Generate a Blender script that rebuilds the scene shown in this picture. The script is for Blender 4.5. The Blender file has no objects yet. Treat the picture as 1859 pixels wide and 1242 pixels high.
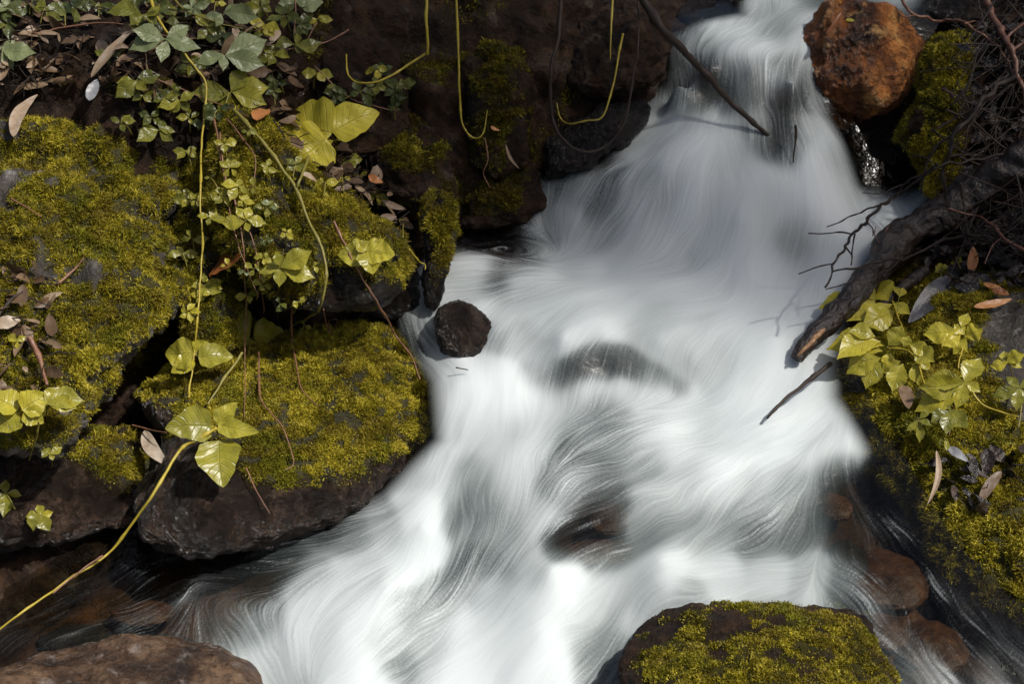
import bpy, math
import numpy as np
from mathutils import Vector, Matrix

# ------------------------------------------------------------------ camera, world, sun
SC = bpy.context.scene
COL = SC.collection
PITCH = math.radians(28.0)
CAM = np.array([0.0, 0.0, 1.9])
W0, H0 = 1859.0, 1242.0
FPX = 1.6 * W0
cam_d = bpy.data.cameras.new('camera')
cam = bpy.data.objects.new('camera', cam_d)
COL.objects.link(cam)
cam.location = CAM
cam.rotation_euler = (math.pi / 2 - PITCH, 0, 0)
cam_d.sensor_width = 36.0
cam_d.lens = 1.6 * 36.0
cam_d.clip_start = 0.05
cam_d.clip_end = 500.0
cam_d.dof.use_dof = True
cam_d.dof.focus_distance = 3.2
cam_d.dof.aperture_fstop = 7.0
SC.camera = cam

SUN_EL, SUN_AZ = math.radians(55), math.radians(112)     # azimuth measured from +Y (upstream) towards +X
world = bpy.data.worlds.new('World')
SC.world = world
world.use_nodes = True
wn = world.node_tree
sky = wn.nodes.new('ShaderNodeTexSky')
sky.sky_type = 'NISHITA'
sky.sun_disc = False
sky.sun_elevation = SUN_EL
sky.sun_rotation = SUN_AZ
sky.dust_density = 4.0
sky.ozone_density = 0.3
wn.links.new(sky.outputs[0], wn.nodes['Background'].inputs[0])
wn.nodes['Background'].inputs[1].default_value = 0.08
sun_d = bpy.data.lights.new('sun', 'SUN')
sun_d.energy = 4.0
sun_d.angle = math.radians(2.0)
sun_d.color = (1.0, 0.97, 0.92)
sun = bpy.data.objects.new('sun', sun_d)
COL.objects.link(sun)
SDIR = np.array([math.sin(SUN_AZ) * math.cos(SUN_EL), math.cos(SUN_AZ) * math.cos(SUN_EL), math.sin(SUN_EL)])
sun.rotation_euler = Vector(SDIR).to_track_quat('Z', 'Y').to_euler()
SC.view_settings.view_transform = 'Standard'
SC.view_settings.look = 'None'
SC.view_settings.exposure = 0.3
SC.view_settings.gamma = 1.0
SC.render.engine = 'CYCLES'
SC.cycles.use_denoising = True
SC.cycles.max_bounces = 6
SC.cycles.diffuse_bounces = 3
SC.cycles.glossy_bounces = 2
SC.cycles.transparent_max_bounces = 12
SC.cycles.sample_clamp_indirect = 4.0

# ------------------------------------------------------------------ numeric helpers
CR = np.array([1.0, 0, 0])
CF = np.array([0, math.cos(PITCH), -math.sin(PITCH)])
CU = np.array([0, math.sin(PITCH), math.cos(PITCH)])
rng = np.random.default_rng(7)


def rays(px, py):
    px = np.asarray(px, float); py = np.asarray(py, float)
    a = (px - W0 / 2) / FPX; b = -(py - H0 / 2) / FPX
    return a[..., None] * CR + b[..., None] * CU + CF


def at_z(px, py, z):
    d = rays(px, py)
    t = (np.asarray(z, float) - CAM[2]) / d[..., 2]
    return CAM + d * t[..., None]


def at_y(px, py, y):
    d = rays(px, py)
    t = (np.asarray(y, float) - CAM[1]) / d[..., 1]
    return CAM + d * t[..., None]


def proj(p):
    q = np.asarray(p, float) - CAM
    w = q @ CF
    return W0 / 2 + FPX * (q @ CR) / w, H0 / 2 - FPX * (q @ CU) / w


_pr = np.random.default_rng(3)
PERM = _pr.permutation(512).astype(np.int64) % 512
_g = _pr.normal(size=(512, 3)); GRAD = _g / np.linalg.norm(_g, axis=1)[:, None]


def perlin(p, seed=0):
    p = np.asarray(p, float)
    i = np.floor(p).astype(np.int64); f = p - i
    u = f * f * f * (f * (f * 6 - 15) + 10)
    r = np.zeros(len(p))
    for dx in (0, 1):
        for dy in (0, 1):
            for dz in (0, 1):
                h = PERM[(i[:, 0] + dx + seed * 37) & 511]
                h = PERM[(h + i[:, 1] + dy) & 511]
                h = PERM[(h + i[:, 2] + dz) & 511]
                g = GRAD[h]
                d = g[:, 0] * (f[:, 0] - dx) + g[:, 1] * (f[:, 1] - dy) + g[:, 2] * (f[:, 2] - dz)
                wx = u[:, 0] if dx else 1 - u[:, 0]
                wy = u[:, 1] if dy else 1 - u[:, 1]
                wz = u[:, 2] if dz else 1 - u[:, 2]
                r += d * wx * wy * wz
    return r * 1.6


def fbm(p, scale, octaves=4, seed=0, gain=0.5, ridged=False):
    r = np.zeros(len(p)); a = 1.0; s = scale; t = 0
    for o in range(octaves):
        n = perlin(p * s + o * 17.3, seed + o)
        if ridged:
            n = 1 - 2 * np.abs(n)
        r += a * n; t += a
        a *= gain; s *= 2.03
    return r / t


def sstep(a, b, x):
    t = np.clip((x - a) / (b - a), 0, 1)
    return t * t * (3 - 2 * t)


class RBF:
    def __init__(self, xy, v, smooth=1e-4):
        xy = np.asarray(xy, float); v = np.asarray(v, float); n = len(xy)
        r = np.linalg.norm(xy[:, None] - xy[None], axis=2)
        A = np.zeros((n + 3, n + 3))
        A[:n, :n] = -r + smooth * np.eye(n)
        A[:n, n] = 1; A[:n, n + 1:] = xy; A[n, :n] = 1; A[n + 1:, :n] = xy.T
        b = np.zeros(n + 3); b[:n] = v
        self.c = np.linalg.solve(A, b); self.xy = xy

    def __call__(self, q):
        q = np.asarray(q, float); out = np.empty(len(q))
        for k in range(0, len(q), 20000):
            s = q[k:k + 20000]
            r = np.sqrt(((s[:, None] - self.xy[None]) ** 2).sum(2) + 1e-9)
            out[k:k + 20000] = -r @ self.c[:-3] + self.c[-3] + s @ self.c[-2:]
        return out


def in_poly(x, y, poly):
    poly = np.asarray(poly, float); inside = np.zeros(np.shape(x), bool)
    j = len(poly) - 1
    for i in range(len(poly)):
        xi, yi = poly[i]; xj, yj = poly[j]
        c = ((yi > y) != (yj > y)) & (x < (xj - xi) * (y - yi) / (yj - yi + 1e-12) + xi)
        inside ^= c; j = i
    return inside


def poly_sd(x, y, poly):
    """signed distance, positive inside"""
    poly = np.asarray(poly, float); d = np.full(np.shape(x), 1e9)
    for i in range(len(poly)):
        a = poly[i - 1]; b = poly[i]; e = b - a
        t = np.clip(((x - a[0]) * e[0] + (y - a[1]) * e[1]) / (e @ e + 1e-12), 0, 1)
        d = np.minimum(d, np.hypot(x - a[0] - t * e[0], y - a[1] - t * e[1]))
    return np.where(in_poly(x, y, poly), d, -d)


def smooth_poly(pts, per=14, closed=False):
    """Catmull-Rom through points"""
    P = np.asarray(pts, float); n = len(P); out = []
    rngk = range(n) if closed else range(n - 1)
    for i in rngk:
        if closed:
            p0, p1, p2, p3 = P[(i - 1) % n], P[i], P[(i + 1) % n], P[(i + 2) % n]
        else:
            p0, p1, p2, p3 = P[max(i - 1, 0)], P[i], P[i + 1], P[min(i + 2, n - 1)]
        t = np.linspace(0, 1, per, endpoint=False)[:, None]
        out.append(0.5 * ((2 * p1) + (-p0 + p2) * t + (2 * p0 - 5 * p1 + 4 * p2 - p3) * t ** 2 + (-p0 + 3 * p1 - 3 * p2 + p3) * t ** 3))
    if not closed:
        out.append(P[-1:])
    return np.concatenate(out)


# ------------------------------------------------------------------ mesh / object helpers
def tag(o, label=None, cat=None, group=None, kind=None):
    for k, v in (('label', label), ('category', cat), ('group', group), ('kind', kind)):
        if v: o[k] = v
    return o


def empty(name, loc):
    o = bpy.data.objects.new(name, None); COL.objects.link(o); o.location = Vector(loc); o.empty_display_size = 0.02
    return o


def mk(name, V, F, mat, parent=None, origin=None, smooth=True, attrs=None, uv=None):
    """F: list of int arrays (N x 3 or N x 4)"""
    V = np.asarray(V, np.float32)
    if not isinstance(F, (list, tuple)): F = [F]
    F = [np.asarray(f, np.int32) for f in F if len(f)]
    if origin is None:
        origin = parent.matrix_basis.translation if parent is not None and parent.type == 'EMPTY' else (V.min(0) + V.max(0)) / 2 * np.array([1, 1, 0]) + np.array([0, 0, 1]) * V[:, 2].min()
        if parent is not None and parent.type != 'EMPTY': origin = np.array(parent['_o'])
    origin = np.asarray(origin, float)
    me = bpy.data.meshes.new(name)
    idx = np.concatenate([f.ravel() for f in F]); tot = np.concatenate([np.full(len(f), f.shape[1], np.int32) for f in F])
    st = np.concatenate([[0], np.cumsum(tot)[:-1]]).astype(np.int32)
    me.vertices.add(len(V)); me.vertices.foreach_set('co', (V - origin.astype(np.float32)).ravel())
    me.loops.add(len(idx)); me.loops.foreach_set('vertex_index', idx)
    me.polygons.add(len(tot)); me.polygons.foreach_set('loop_start', st)
    me.polygons.foreach_set('use_smooth', np.full(len(tot), smooth, bool))
    if attrs:
        for k, v in attrs.items():
            v = np.asarray(v, np.float32)
            if v.ndim == 1:
                a = me.attributes.new(k, 'FLOAT', 'POINT'); a.data.foreach_set('value', v)
            else:
                a = me.attributes.new(k, 'FLOAT_VECTOR', 'POINT'); a.data.foreach_set('vector', v.ravel())
    if uv is not None:
        l = me.uv_layers.new(name='UVMap'); l.data.foreach_set('uv', np.asarray(uv, np.float32)[idx].ravel())
    me.update(calc_edges=True); me.validate()
    if mat is not None: me.materials.append(mat)
    o = bpy.data.objects.new(name, me); COL.objects.link(o)
    if parent is not None:
        o.parent = parent
        po = np.array(parent['_o']) if '_o' in parent else np.array(parent.location)
        o.location = Vector(origin - po)
    else:
        o.location = Vector(origin)
    o['_o'] = [float(c) for c in origin]
    return o


def grid_faces(nu, nv):
    i = np.arange(nu * nv).reshape(nu, nv)
    return np.stack([i[:-1, :-1], i[1:, :-1], i[1:, 1:], i[:-1, 1:]], -1).reshape(-1, 4)


def normals(V, F):
    N = np.zeros_like(V)
    for f in F if isinstance(F, list) else [F]:
        n = np.cross(V[f[:, 2]] - V[f[:, 0]], V[f[:, -1]] - V[f[:, 1]] if f.shape[1] == 4 else V[f[:, 2]] - V[f[:, 1]])
        if f.shape[1] == 3: n = np.cross(V[f[:, 1]] - V[f[:, 0]], V[f[:, 2]] - V[f[:, 0]])
        for k in range(f.shape[1]):
            np.add.at(N, f[:, k], n)
    return N / (np.linalg.norm(N, axis=1)[:, None] + 1e-12)


def tube(path, radii, sides=7, rough=0.0, seed=0, cap=True):
    P = np.asarray(path, float); n = len(P)
    r = np.interp(np.linspace(0, 1, n), np.linspace(0, 1, len(radii)), radii) if np.ndim(radii) else np.full(n, radii)
    T = np.gradient(P, axis=0); T /= np.linalg.norm(T, axis=1)[:, None] + 1e-12
    a = np.cross(T[0], [0.3, 0.5, 0.8]); a /= np.linalg.norm(a)
    V = []
    ang = np.arange(sides) / sides * 2 * math.pi
    for i in range(n):
        a = a - T[i] * (a @ T[i]); a /= np.linalg.norm(a) + 1e-12
        b = np.cross(T[i], a)
        V.append(P[i] + r[i] * (np.cos(ang)[:, None] * a + np.sin(ang)[:, None] * b))
    V = np.concatenate(V)
    if rough:
        C = np.repeat(P, sides, 0); d = V - C
        k = 1 + rough * fbm(V, 40 if r.max() < .02 else 14, 3, seed) * 1.6
        V = C + d * k[:, None]
    i = np.arange(n * sides).reshape(n, sides)
    j = np.roll(i, -1, 1)
    F4 = np.stack([i[:-1], j[:-1], j[1:], i[1:]], -1).reshape(-1, 4)
    F3 = np.zeros((0, 3), int)
    if cap:
        V = np.concatenate([V, P[:1], P[-1:]])
        a0 = np.stack([j[0], i[0], np.full(sides, n * sides)], -1); a1 = np.stack([i[-1], j[-1], np.full(sides, n * sides + 1)], -1)
        F3 = np.concatenate([a0, a1])
    return V, F4, F3


class MB:
    def __init__(self): self.V = []; self.F = {3: [], 4: []}; self.n = 0; self.A = []
    def add(self, V, *Fs, a=0.0):
        for f in Fs:
            if len(f): self.F[f.shape[1]].append(np.asarray(f) + self.n)
        self.V.append(np.asarray(V)); self.n += len(V)
        self.A.append(np.full(len(V), a) if np.ndim(a) == 0 else a)
    def build(self, name, mat, parent=None, **k):
        F = [np.concatenate(self.F[q]) for q in (3, 4) if self.F[q]]
        return mk(name, np.concatenate(self.V), F, mat, parent, attrs={'tint': np.concatenate(self.A)}, **k)


# ------------------------------------------------------------------ materials
class NT:
    def __init__(self, name):
        self.m = bpy.data.materials.new(name); self.m.use_nodes = True
        self.t = self.m.node_tree; self.t.nodes.clear()
        self.out = self.n('OutputMaterial')
    def n(self, typ, **kw):
        o = self.t.nodes.new('ShaderNode' + typ)
        for k, v in kw.items(): setattr(o, k, v)
        return o
    def l(self, a, b): self.t.links.new(a, b)
    def val(self, sock, v):
        if hasattr(v, 'links') or hasattr(v, 'is_output'): self.l(v, sock)
        else: sock.default_value = v
    def noise(self, scale, detail=6, rough=0.6, vec=None, dist=0.0):
        o = self.n('TexNoise'); o.inputs['Scale'].default_value = scale; o.inputs['Detail'].default_value = detail
        o.inputs['Roughness'].default_value = rough; o.inputs['Distortion'].default_value = dist
        if vec is not None: self.l(vec, o.inputs['Vector'])
        return o.outputs['Fac']
    def ramp(self, fac, stops):
        o = self.n('ValToRGB'); e = o.color_ramp.elements
        while len(e) > 1: e.remove(e[-1])
        for i, (p, c) in enumerate(stops):
            x = e[0] if i == 0 else e.new(p)
            x.position = p; x.color = (c[0], c[1], c[2], 1) if np.ndim(c) else (c, c, c, 1)
        self.l(fac, o.inputs[0]); return o.outputs[0]
    def mix(self, fac, a, b):
        o = self.n('Mix', data_type='RGBA'); self.val(o.inputs[0], fac)
        for s, v in ((o.inputs[6], a), (o.inputs[7], b)):
            if isinstance(v, tuple): s.default_value = (*v, 1)
            else: self.l(v, s)
        return o.outputs[2]
    def math(self, op, a, b=0.0, clamp=False):
        o = self.n('Math', operation=op); o.use_clamp = clamp
        self.val(o.inputs[0], a); self.val(o.inputs[1], b); return o.outputs[0]
    def attr(self, name, what='Fac'):
        o = self.n('Attribute'); o.attribute_name = name; return o.outputs[what]
    def obj(self):
        return self.n('TexCoord').outputs['Object']
    def bump(self, h, strength, dist):
        o = self.n('Bump'); o.inputs['Strength'].default_value = strength; o.inputs['Distance'].default_value = dist
        self.l(h, o.inputs['Height']); return o.outputs[0]
    def principled(self, **kw):
        o = self.n('BsdfPrincipled')
        for k, v in kw.items():
            k = k.replace('_', ' ')
            if isinstance(v, tuple): o.inputs[k].default_value = (*v, 1) if len(v) == 3 else v
            else: self.val(o.inputs[k], v)
        return o.outputs[0]
    def done(self, sh): self.l(sh, self.out.inputs[0]); return self.m


def rock_mat(name, stops, scale=9, rough=(0.25, 0.6), bump=0.7, bdist=0.012, moss=(0.035, 0.03, 0.004), fine=110, spec=0.5, speck=None, fw=0.3):
    t = NT(name); v = t.obj()
    n1 = t.noise(scale, 10, 0.62, v, 0.6); col = t.ramp(n1, stops)
    n2 = t.noise(fine, 4, 0.6, v, 0.3)
    n3 = t.noise(scale * 4.5, 8, 0.72, v, 0.5)
    col = t.mix(t.math('MULTIPLY', t.ramp(n3, [(0.42, 1.0), (0.56, 0.0)]), 0.75), col, tuple(c * 0.35 for c in stops[1][1]))
    if speck: col = t.mix(t.ramp(t.noise(scale * 2.6, 7, 0.7, v, 0.2), [(0.56, 0.0), (0.68, 0.85)]), col, speck)
    if speck: col = t.mix(t.attr('bed'), col, t.ramp(t.noise(6, 6, 0.6, v, 0.5), [(0.38, (0.012, 0.008, 0.005)), (0.5, (0.055, 0.026, 0.011)), (0.6, (0.13, 0.055, 0.02))]))
    mfac = t.attr('moss')
    col = t.mix(mfac, col, moss)
    vor = t.n('TexVoronoi', feature='DISTANCE_TO_EDGE'); vor.inputs['Scale'].default_value = scale * 1.3
    wv = t.n('VectorMath', operation='ADD'); nv = t.n('TexNoise'); nv.inputs['Scale'].default_value = scale * 1.2; nv.inputs['Detail'].default_value = 6
    t.l(v, nv.inputs['Vector']); sc = t.n('VectorMath', operation='SCALE'); sc.inputs[3].default_value = 0.25
    t.l(nv.outputs['Color'], sc.inputs[0]); t.l(v, wv.inputs[0]); t.l(sc.outputs[0], wv.inputs[1]); t.l(wv.outputs[0], vor.inputs['Vector'])
    crack = t.ramp(vor.outputs['Distance'], [(0.0, 0.0), (0.03, 1.0)])
    h = t.math('ADD', t.math('MULTIPLY', n1, 1.2), t.math('MULTIPLY', n2, fw))
    h = t.math('ADD', h, t.math('MULTIPLY', crack, 0.10))
    h = t.math('ADD', h, t.math('MULTIPLY', n3, 0.9))
    ro = t.math('ADD', t.math('MULTIPLY', t.noise(scale * 2.2, 4, 0.6, v), rough[1] - rough[0]), rough[0])
    ro = t.math('MAXIMUM', ro, mfac)
    return t.done(t.principled(Base_Color=col, Roughness=ro, Normal=t.bump(h, bump, bdist), Specular_IOR_Level=spec))


M = {}
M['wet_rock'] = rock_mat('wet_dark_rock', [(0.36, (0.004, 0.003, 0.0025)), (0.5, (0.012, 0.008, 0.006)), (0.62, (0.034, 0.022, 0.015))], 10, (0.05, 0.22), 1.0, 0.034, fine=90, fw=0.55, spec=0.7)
M['brown_wet'] = rock_mat('wet_brown_rock', [(0.36, (0.008, 0.005, 0.0035)), (0.48, (0.032, 0.02, 0.013)), (0.6, (0.085, 0.055, 0.038))], 11, (0.08, 0.3), 1.0, 0.03, fine=95, fw=0.6, spec=0.7)
M['bank_rock'] = rock_mat('brown_bank_rock', [(0.36, (0.006, 0.003, 0.0015)), (0.48, (0.022, 0.011, 0.005)), (0.58, (0.045, 0.022, 0.010)), (0.7, (0.07, 0.048, 0.034))], 7, (0.55, 0.9), 1.0, 0.02, spec=0.2, speck=(0.075, 0.055, 0.042))
M['grey_rock'] = rock_mat('grey_moss_rock', [(0.36, (0.015, 0.012, 0.01)), (0.5, (0.05, 0.04, 0.03)), (0.62, (0.13, 0.115, 0.10))], 8, (0.4, 0.75), 1.0, 0.015, speck=(0.26, 0.25, 0.24))
M['rust_rock'] = rock_mat('rust_brown_rock', [(0.36, (0.02, 0.007, 0.003)), (0.43, (0.20, 0.062, 0.014)), (0.52, (0.44, 0.16, 0.032)), (0.64, (0.68, 0.36, 0.11))], 5, (0.16, 0.45), 1.0, 0.03, speck=(0.7, 0.40, 0.15), fw=0.5)
M['tan_rock'] = rock_mat('tan_wet_rock', [(0.36, (0.015, 0.009, 0.006)), (0.48, (0.07, 0.036, 0.018)), (0.6, (0.15, 0.09, 0.05))], 9, (0.16, 0.45), 1.0, 0.014, speck=(0.22, 0.19, 0.17))
M['bed_rock'] = rock_mat('stream_bed_rock', [(0.36, (0.01, 0.01, 0.009)), (0.5, (0.025, 0.02, 0.014)), (0.62, (0.06, 0.038, 0.02))], 5, (0.5, 0.8), 0.8, 0.015, spec=0.2)
M['orange_rock'] = rock_mat('orange_bed_rock', [(0.34, (0.025, 0.009, 0.004)), (0.5, (0.085, 0.032, 0.011)), (0.64, (0.17, 0.075, 0.028))], 7, (0.3, 0.6), 0.5, 0.01)


def water_mat(name, veil=False):
    t = NT(name)
    foam = t.attr('foam'); st = t.attr('streak')
    white = t.mix(st, (0.62, 0.69, 0.69), (0.86, 0.91, 0.905))
    d = t.n('BsdfDiffuse'); t.l(white, d.inputs[0])
    tr = t.n('BsdfTranslucent'); t.l(white, tr.inputs[0])
    m1 = t.n('MixShader'); m1.inputs[0].default_value = 0.3; t.l(d.outputs[0], m1.inputs[1]); t.l(tr.outputs[0], m1.inputs[2])
    if veil:
        clear = t.n('BsdfTransparent').outputs[0]
    else:
        tp = t.n('BsdfTransparent'); tp.inputs[0].default_value = (0.60, 0.60, 0.53, 1)
        gl = t.n('BsdfGlossy'); milk = t.attr('milk'); t.l(t.math('ADD', t.math('MULTIPLY', milk, 0.5), 0.13), gl.inputs['Roughness'])
        b = t.bump(t.noise(60, 3, 0.5, t.obj()), 0.25, 0.01); t.l(b, gl.inputs['Normal'])
        fr = t.n('Fresnel'); fr.inputs[0].default_value = 1.33; t.l(b, fr.inputs['Normal'])
        m2 = t.n('MixShader'); t.l(fr.outputs[0], m2.inputs[0]); t.l(tp.outputs[0], m2.inputs[1]); t.l(gl.outputs[0], m2.inputs[2])
        md = t.n('BsdfDiffuse'); md.inputs[0].default_value = (0.24, 0.295, 0.29, 1)
        m4 = t.n('MixShader'); t.l(t.math('MULTIPLY', milk, 0.26), m4.inputs[0]); t.l(m2.outputs[0], m4.inputs[1]); t.l(md.outputs[0], m4.inputs[2])
        clear = m4.outputs[0]
    m3 = t.n('MixShader'); t.l(foam, m3.inputs[0]); t.l(clear, m3.inputs[1]); t.l(m1.outputs[0], m3.inputs[2])
    return t.done(m3.outputs[0])


M['water'] = water_mat('white_water')
M['veil'] = water_mat('foam_veil', True)

# ------------------------------------------------------------------ water heights
WZ = [(-100,1200,.01),(150,1100,.03),(330,990,.06),(250,1050,.045),(450,1000,.07),(600,960,.09),(700,930,.12),(480,1242,-.03),(650,1242,.005),
(900,1242,0),(1100,1242,.01),(700,1330,-.04),(1100,1330,-.02),(300,1242,-.03),(0,1300,-.04),(770,950,.155),(800,1010,.105),(700,1060,.10),(600,1060,.075),(620,1150,.05),(1000,1030,.15),(960,980,.155),(980,1150,.07),
(1040,1080,.10),(850,1110,.045),(740,1150,.035),(660,1190,.03),(1200,1020,.155),(1300,1000,.15),(1400,1015,.145),(1500,1030,.135),(1150,1120,.07),(1600,950,.17),(1650,1050,.14),(1720,1150,.10),(1800,1242,.06),
(1950,1250,.06),(1550,880,.2),(1400,800,.24),(1500,780,.24),(1250,800,.235),(1100,780,.24),(950,780,.22),(820,800,.19),(760,850,.17),(830,700,.26),(900,740,.235),
(1000,710,.245),(1000,900,.185),(1050,960,.16),(1150,900,.2),(1300,900,.19),(1400,950,.165),(900,900,.17),(1100,612,.335),(1020,620,.33),(1200,620,.325),(1260,650,.30),
(1100,688,.262),(1000,690,.258),(1200,690,.26),(950,680,.26),(1270,705,.25),(900,600,.33),(860,650,.28),(780,620,.28),(760,560,.32),(800,530,.345),(830,500,.36),
(870,450,.37),(950,450,.375),(1000,560,.35),(1150,540,.355),(1300,560,.345),(1400,620,.31),(1450,700,.26),(1480,640,.28),(1350,700,.26),(1100,480,.37),(1250,470,.385),
(1400,480,.385),(1500,480,.38),(1560,420,.40),(1650,360,.42),(1100,400,.43),(1200,380,.46),(1350,400,.46),(1470,400,.44),(1050,400,.43),(1030,330,.48),(1000,340,.47),
(1010,440,.385),(1200,300,.535),(1300,290,.545),(1400,320,.515),(1500,310,.50),(1560,330,.455),(1150,260,.54),(1200,215,.575),(1300,215,.58),(1400,240,.57),(1470,240,.565),
(1520,260,.54),(1230,130,.685),(1290,115,.70),(1370,120,.70),(1450,130,.69),(1230,200,.585),(1380,205,.59),(1450,205,.59),(1250,70,.72),(1350,70,.72),(1450,60,.72),
(1400,20,.745),(1500,10,.75),(1640,10,.76),(1380,-60,.78),(1550,-80,.80),(1700,-100,.82),(1600,-300,.95)]
wz = np.array(WZ, float)
wP = at_z(wz[:, 0], wz[:, 1], wz[:, 2])
WRBF = RBF(wP[:, :2], wP[:, 2], 2e-3)

EDGE = [(-200,1215),(0,1140),(180,1030),(330,955),(500,955),(700,900),(800,800),(790,690),(735,600),(735,520),(830,425),(960,405),(985,330),(1100,295),(1155,190),(1215,150),(1225,60),(1350,25),(1360,-150),
(1780,-150),(1650,20),(1520,100),(1500,210),(1530,260),(1560,340),(1690,345),(1640,420),(1570,480),(1510,640),(1515,720),(1600,870),(1680,1010),(1780,1110),(1900,1180),(1950,1400),(-250,1400)]


def unproj_water(px, py):
    """hit of pixel rays with the water height field"""
    px = np.asarray(px, float); py = np.asarray(py, float)
    d = rays(px, py)
    best = None
    ts = np.linspace(2.2, 5.2, 160)
    z0 = None; t_hit = np.full(px.shape, 3.5); done = np.zeros(px.shape, bool)
    prev = None
    for t in ts:
        p = CAM + d * (t / 1.0)
        f = p[:, 2] - WRBF(p[:, :2])
        if prev is not None:
            c = (~done) & (prev > 0) & (f <= 0)
            t_hit[c] = t - (ts[1] - ts[0]) * (-f[c]) / (prev[c] - f[c] + 1e-9)
            done |= c
        prev = f
    return CAM + d * t_hit[:, None]


eE = np.array(EDGE, float)
EDGE_XY = unproj_water(eE[:, 0], eE[:, 1])[:, :2]

# ------------------------------------------------------------------ ground (bed and banks), one sheet
BANK = [(-300,1000,2.6),(0,1010,2.58),(150,980,2.62),(300,930,2.72),(450,930,2.72),(0,800,2.78),(0,600,2.98),(0,400,3.15),(0,200,3.3),(0,50,3.45),(0,-200,4.0),(-300,600,2.9),(-300,200,3.2),
(250,900,2.8),(250,750,2.95),(250,500,3.1),(250,300,3.22),(250,150,3.3),(250,0,3.5),(450,850,2.9),(450,600,3.15),(450,400,3.25),(450,200,3.34),(450,50,3.45),(450,-100,3.8),
(600,850,2.9),(650,600,3.15),(650,450,3.28),(650,300,3.42),(650,150,3.5),(650,0,3.6),(650,-200,4.0),(780,480,3.3),(850,400,3.38),(850,250,3.48),(850,100,3.58),(850,-50,3.68),
(960,395,3.42),(1000,290,3.5),(1000,150,3.58),(1000,0,3.68),(1100,280,3.54),(1150,170,3.62),(1150,50,3.72),(1150,-60,3.85),(1215,130,3.68),(1215,50,3.86),(1300,10,4.0),(1350,-60,4.2),(1000,-200,4.0),
(1720,40,3.95),(1780,-50,4.1),(1850,0,3.8),(1700,300,3.55),(1800,200,3.6),(1800,350,3.4),(1850,100,3.65),(1850,450,3.2),(1950,300,3.3),(1700,420,3.4),(1650,480,3.28),(1600,560,3.14),
(1580,640,3.06),(1610,740,2.98),(1710,870,2.82),(1790,1000,2.7),(1860,1100,2.58),(1950,1160,2.5),(1859,1000,2.72),(1859,800,2.9),(1859,600,3.08),(1750,600,3.1),(1760,800,2.92),(2000,900,2.7),(2000,500,3.0),(2200,300,3.0)]
bk = np.array(BANK, float)
bP = at_y(bk[:, 0], bk[:, 1], bk[:, 2])
sel = poly_sd(wP[:, 0], wP[:, 1], EDGE_XY) > 0.02
bedP = wP[sel] - np.array([0, 0, 0.085])
gx, gy = np.meshgrid(np.arange(-0.9, 1.5, 0.09), np.arange(2.1, 4.3, 0.09))
q = np.stack([gx.ravel(), gy.ravel()], 1)
q = q[poly_sd(q[:, 0], q[:, 1], EDGE_XY) > 0.05]
bed2 = np.column_stack([q, WRBF(q) - 0.085])
GP = np.concatenate([bP, bedP, bed2])
GRBF = RBF(GP[:, :2], GP[:, 2], 3e-3)


def graded(lo, hi, step, far_lo, far_hi):
    core = np.arange(lo, hi + step / 2, step)
    a = []; s = step; x = lo
    while x > far_lo: s *= 1.25; x -= s; a.append(x)
    b = []; s = step; x = hi
    while x < far_hi: s *= 1.25; x += s; b.append(x)
    return np.concatenate([a[::-1], core, b])


xs = graded(-1.25, 1.55, 0.007, -40, 40); ys = graded(2.0, 4.5, 0.007, -40, 40)
X, Y = np.meshgrid(xs, ys, indexing='ij')
q = np.stack([X.ravel(), Y.ravel()], 1)
qc = np.column_stack([np.clip(q[:, 0], -1.4, 1.7), np.clip(q[:, 1], 1.9, 4.6)])
zc = GRBF(qc)
far = np.hypot(q[:, 0] - qc[:, 0], q[:, 1] - qc[:, 1])
lat = np.abs(q[:, 0] - qc[:, 0])
zz = zc + 0.18 * (q[:, 1] - qc[:, 1]) * np.exp(-far / 12) + 2.5 * (1 - np.exp(-lat / 2.2)) + 0.10 * np.maximum(lat - 2, 0)
V = np.column_stack([q, zz])
F = grid_faces(len(xs), len(ys))
N = normals(V, F)
wd = poly_sd(V[:, 0], V[:, 1], EDGE_XY)
dry = sstep(0.03, -0.08, wd)
near = np.exp(-far / 1.0)
lump = fbm(V, 5.0, 3, 11) * 0.055 + -fbm(V, 8.0, 4, 5, 0.55, True) * 0.04 + fbm(V, 34, 3, 23) * 0.010
V = V + N * (lump * (0.35 + 0.65 * dry) * near + fbm(V, 0.7, 3, 4) * 0.5 * (1 - near))[:, None]
GV, GF = V, F


def ground_moss(P, Nn):
    px, py = proj(P)
    m = sstep(-0.05, 0.35, fbm(P, 6, 3, 51))
    reg = np.zeros(len(P))
    for poly, s in MOSS_GROUND:
        reg = np.maximum(reg, s * sstep(-25, 25, poly_sd(px, py, poly)))
    return m * reg


MOSS_GROUND = [([(720,90),(950,90),(1000,260),(960,390),(760,330),(700,230)], 0.8), ([(620,260),(800,260),(840,360),(780,420),(640,330)], 0.9),
               ([(0,150),(300,150),(360,560),(160,750),(0,780)], 1.0), ([(1000,120),(1160,100),(1100,230),(1000,270)], 0.7), ([(560,0),(1000,0),(1000,120),(560,150)], 0.35),
               ([(1640,60),(1760,60),(1740,330),(1660,330)], 0.6), ([(1580,450),(1870,450),(1870,1100),(1690,1000)], 0.9), ([(1870,-50),(1880,-50),(1880,-60)], 0.0)]
inview = (V[:, 1] > 2.0) & (far < 0.01)
gm = np.zeros(len(V)); gm[inview] = ground_moss(V[inview], N[inview]) * sstep(0.0, -0.03, wd[inview])
bx_, by_ = proj(V)
bedk = sstep(-0.02, 0.03, wd) * np.maximum(np.maximum(sstep(1440, 1560, bx_), sstep(560, 420, bx_)), sstep(160, 60, np.hypot(bx_ - 900, by_ - 450)))
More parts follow.
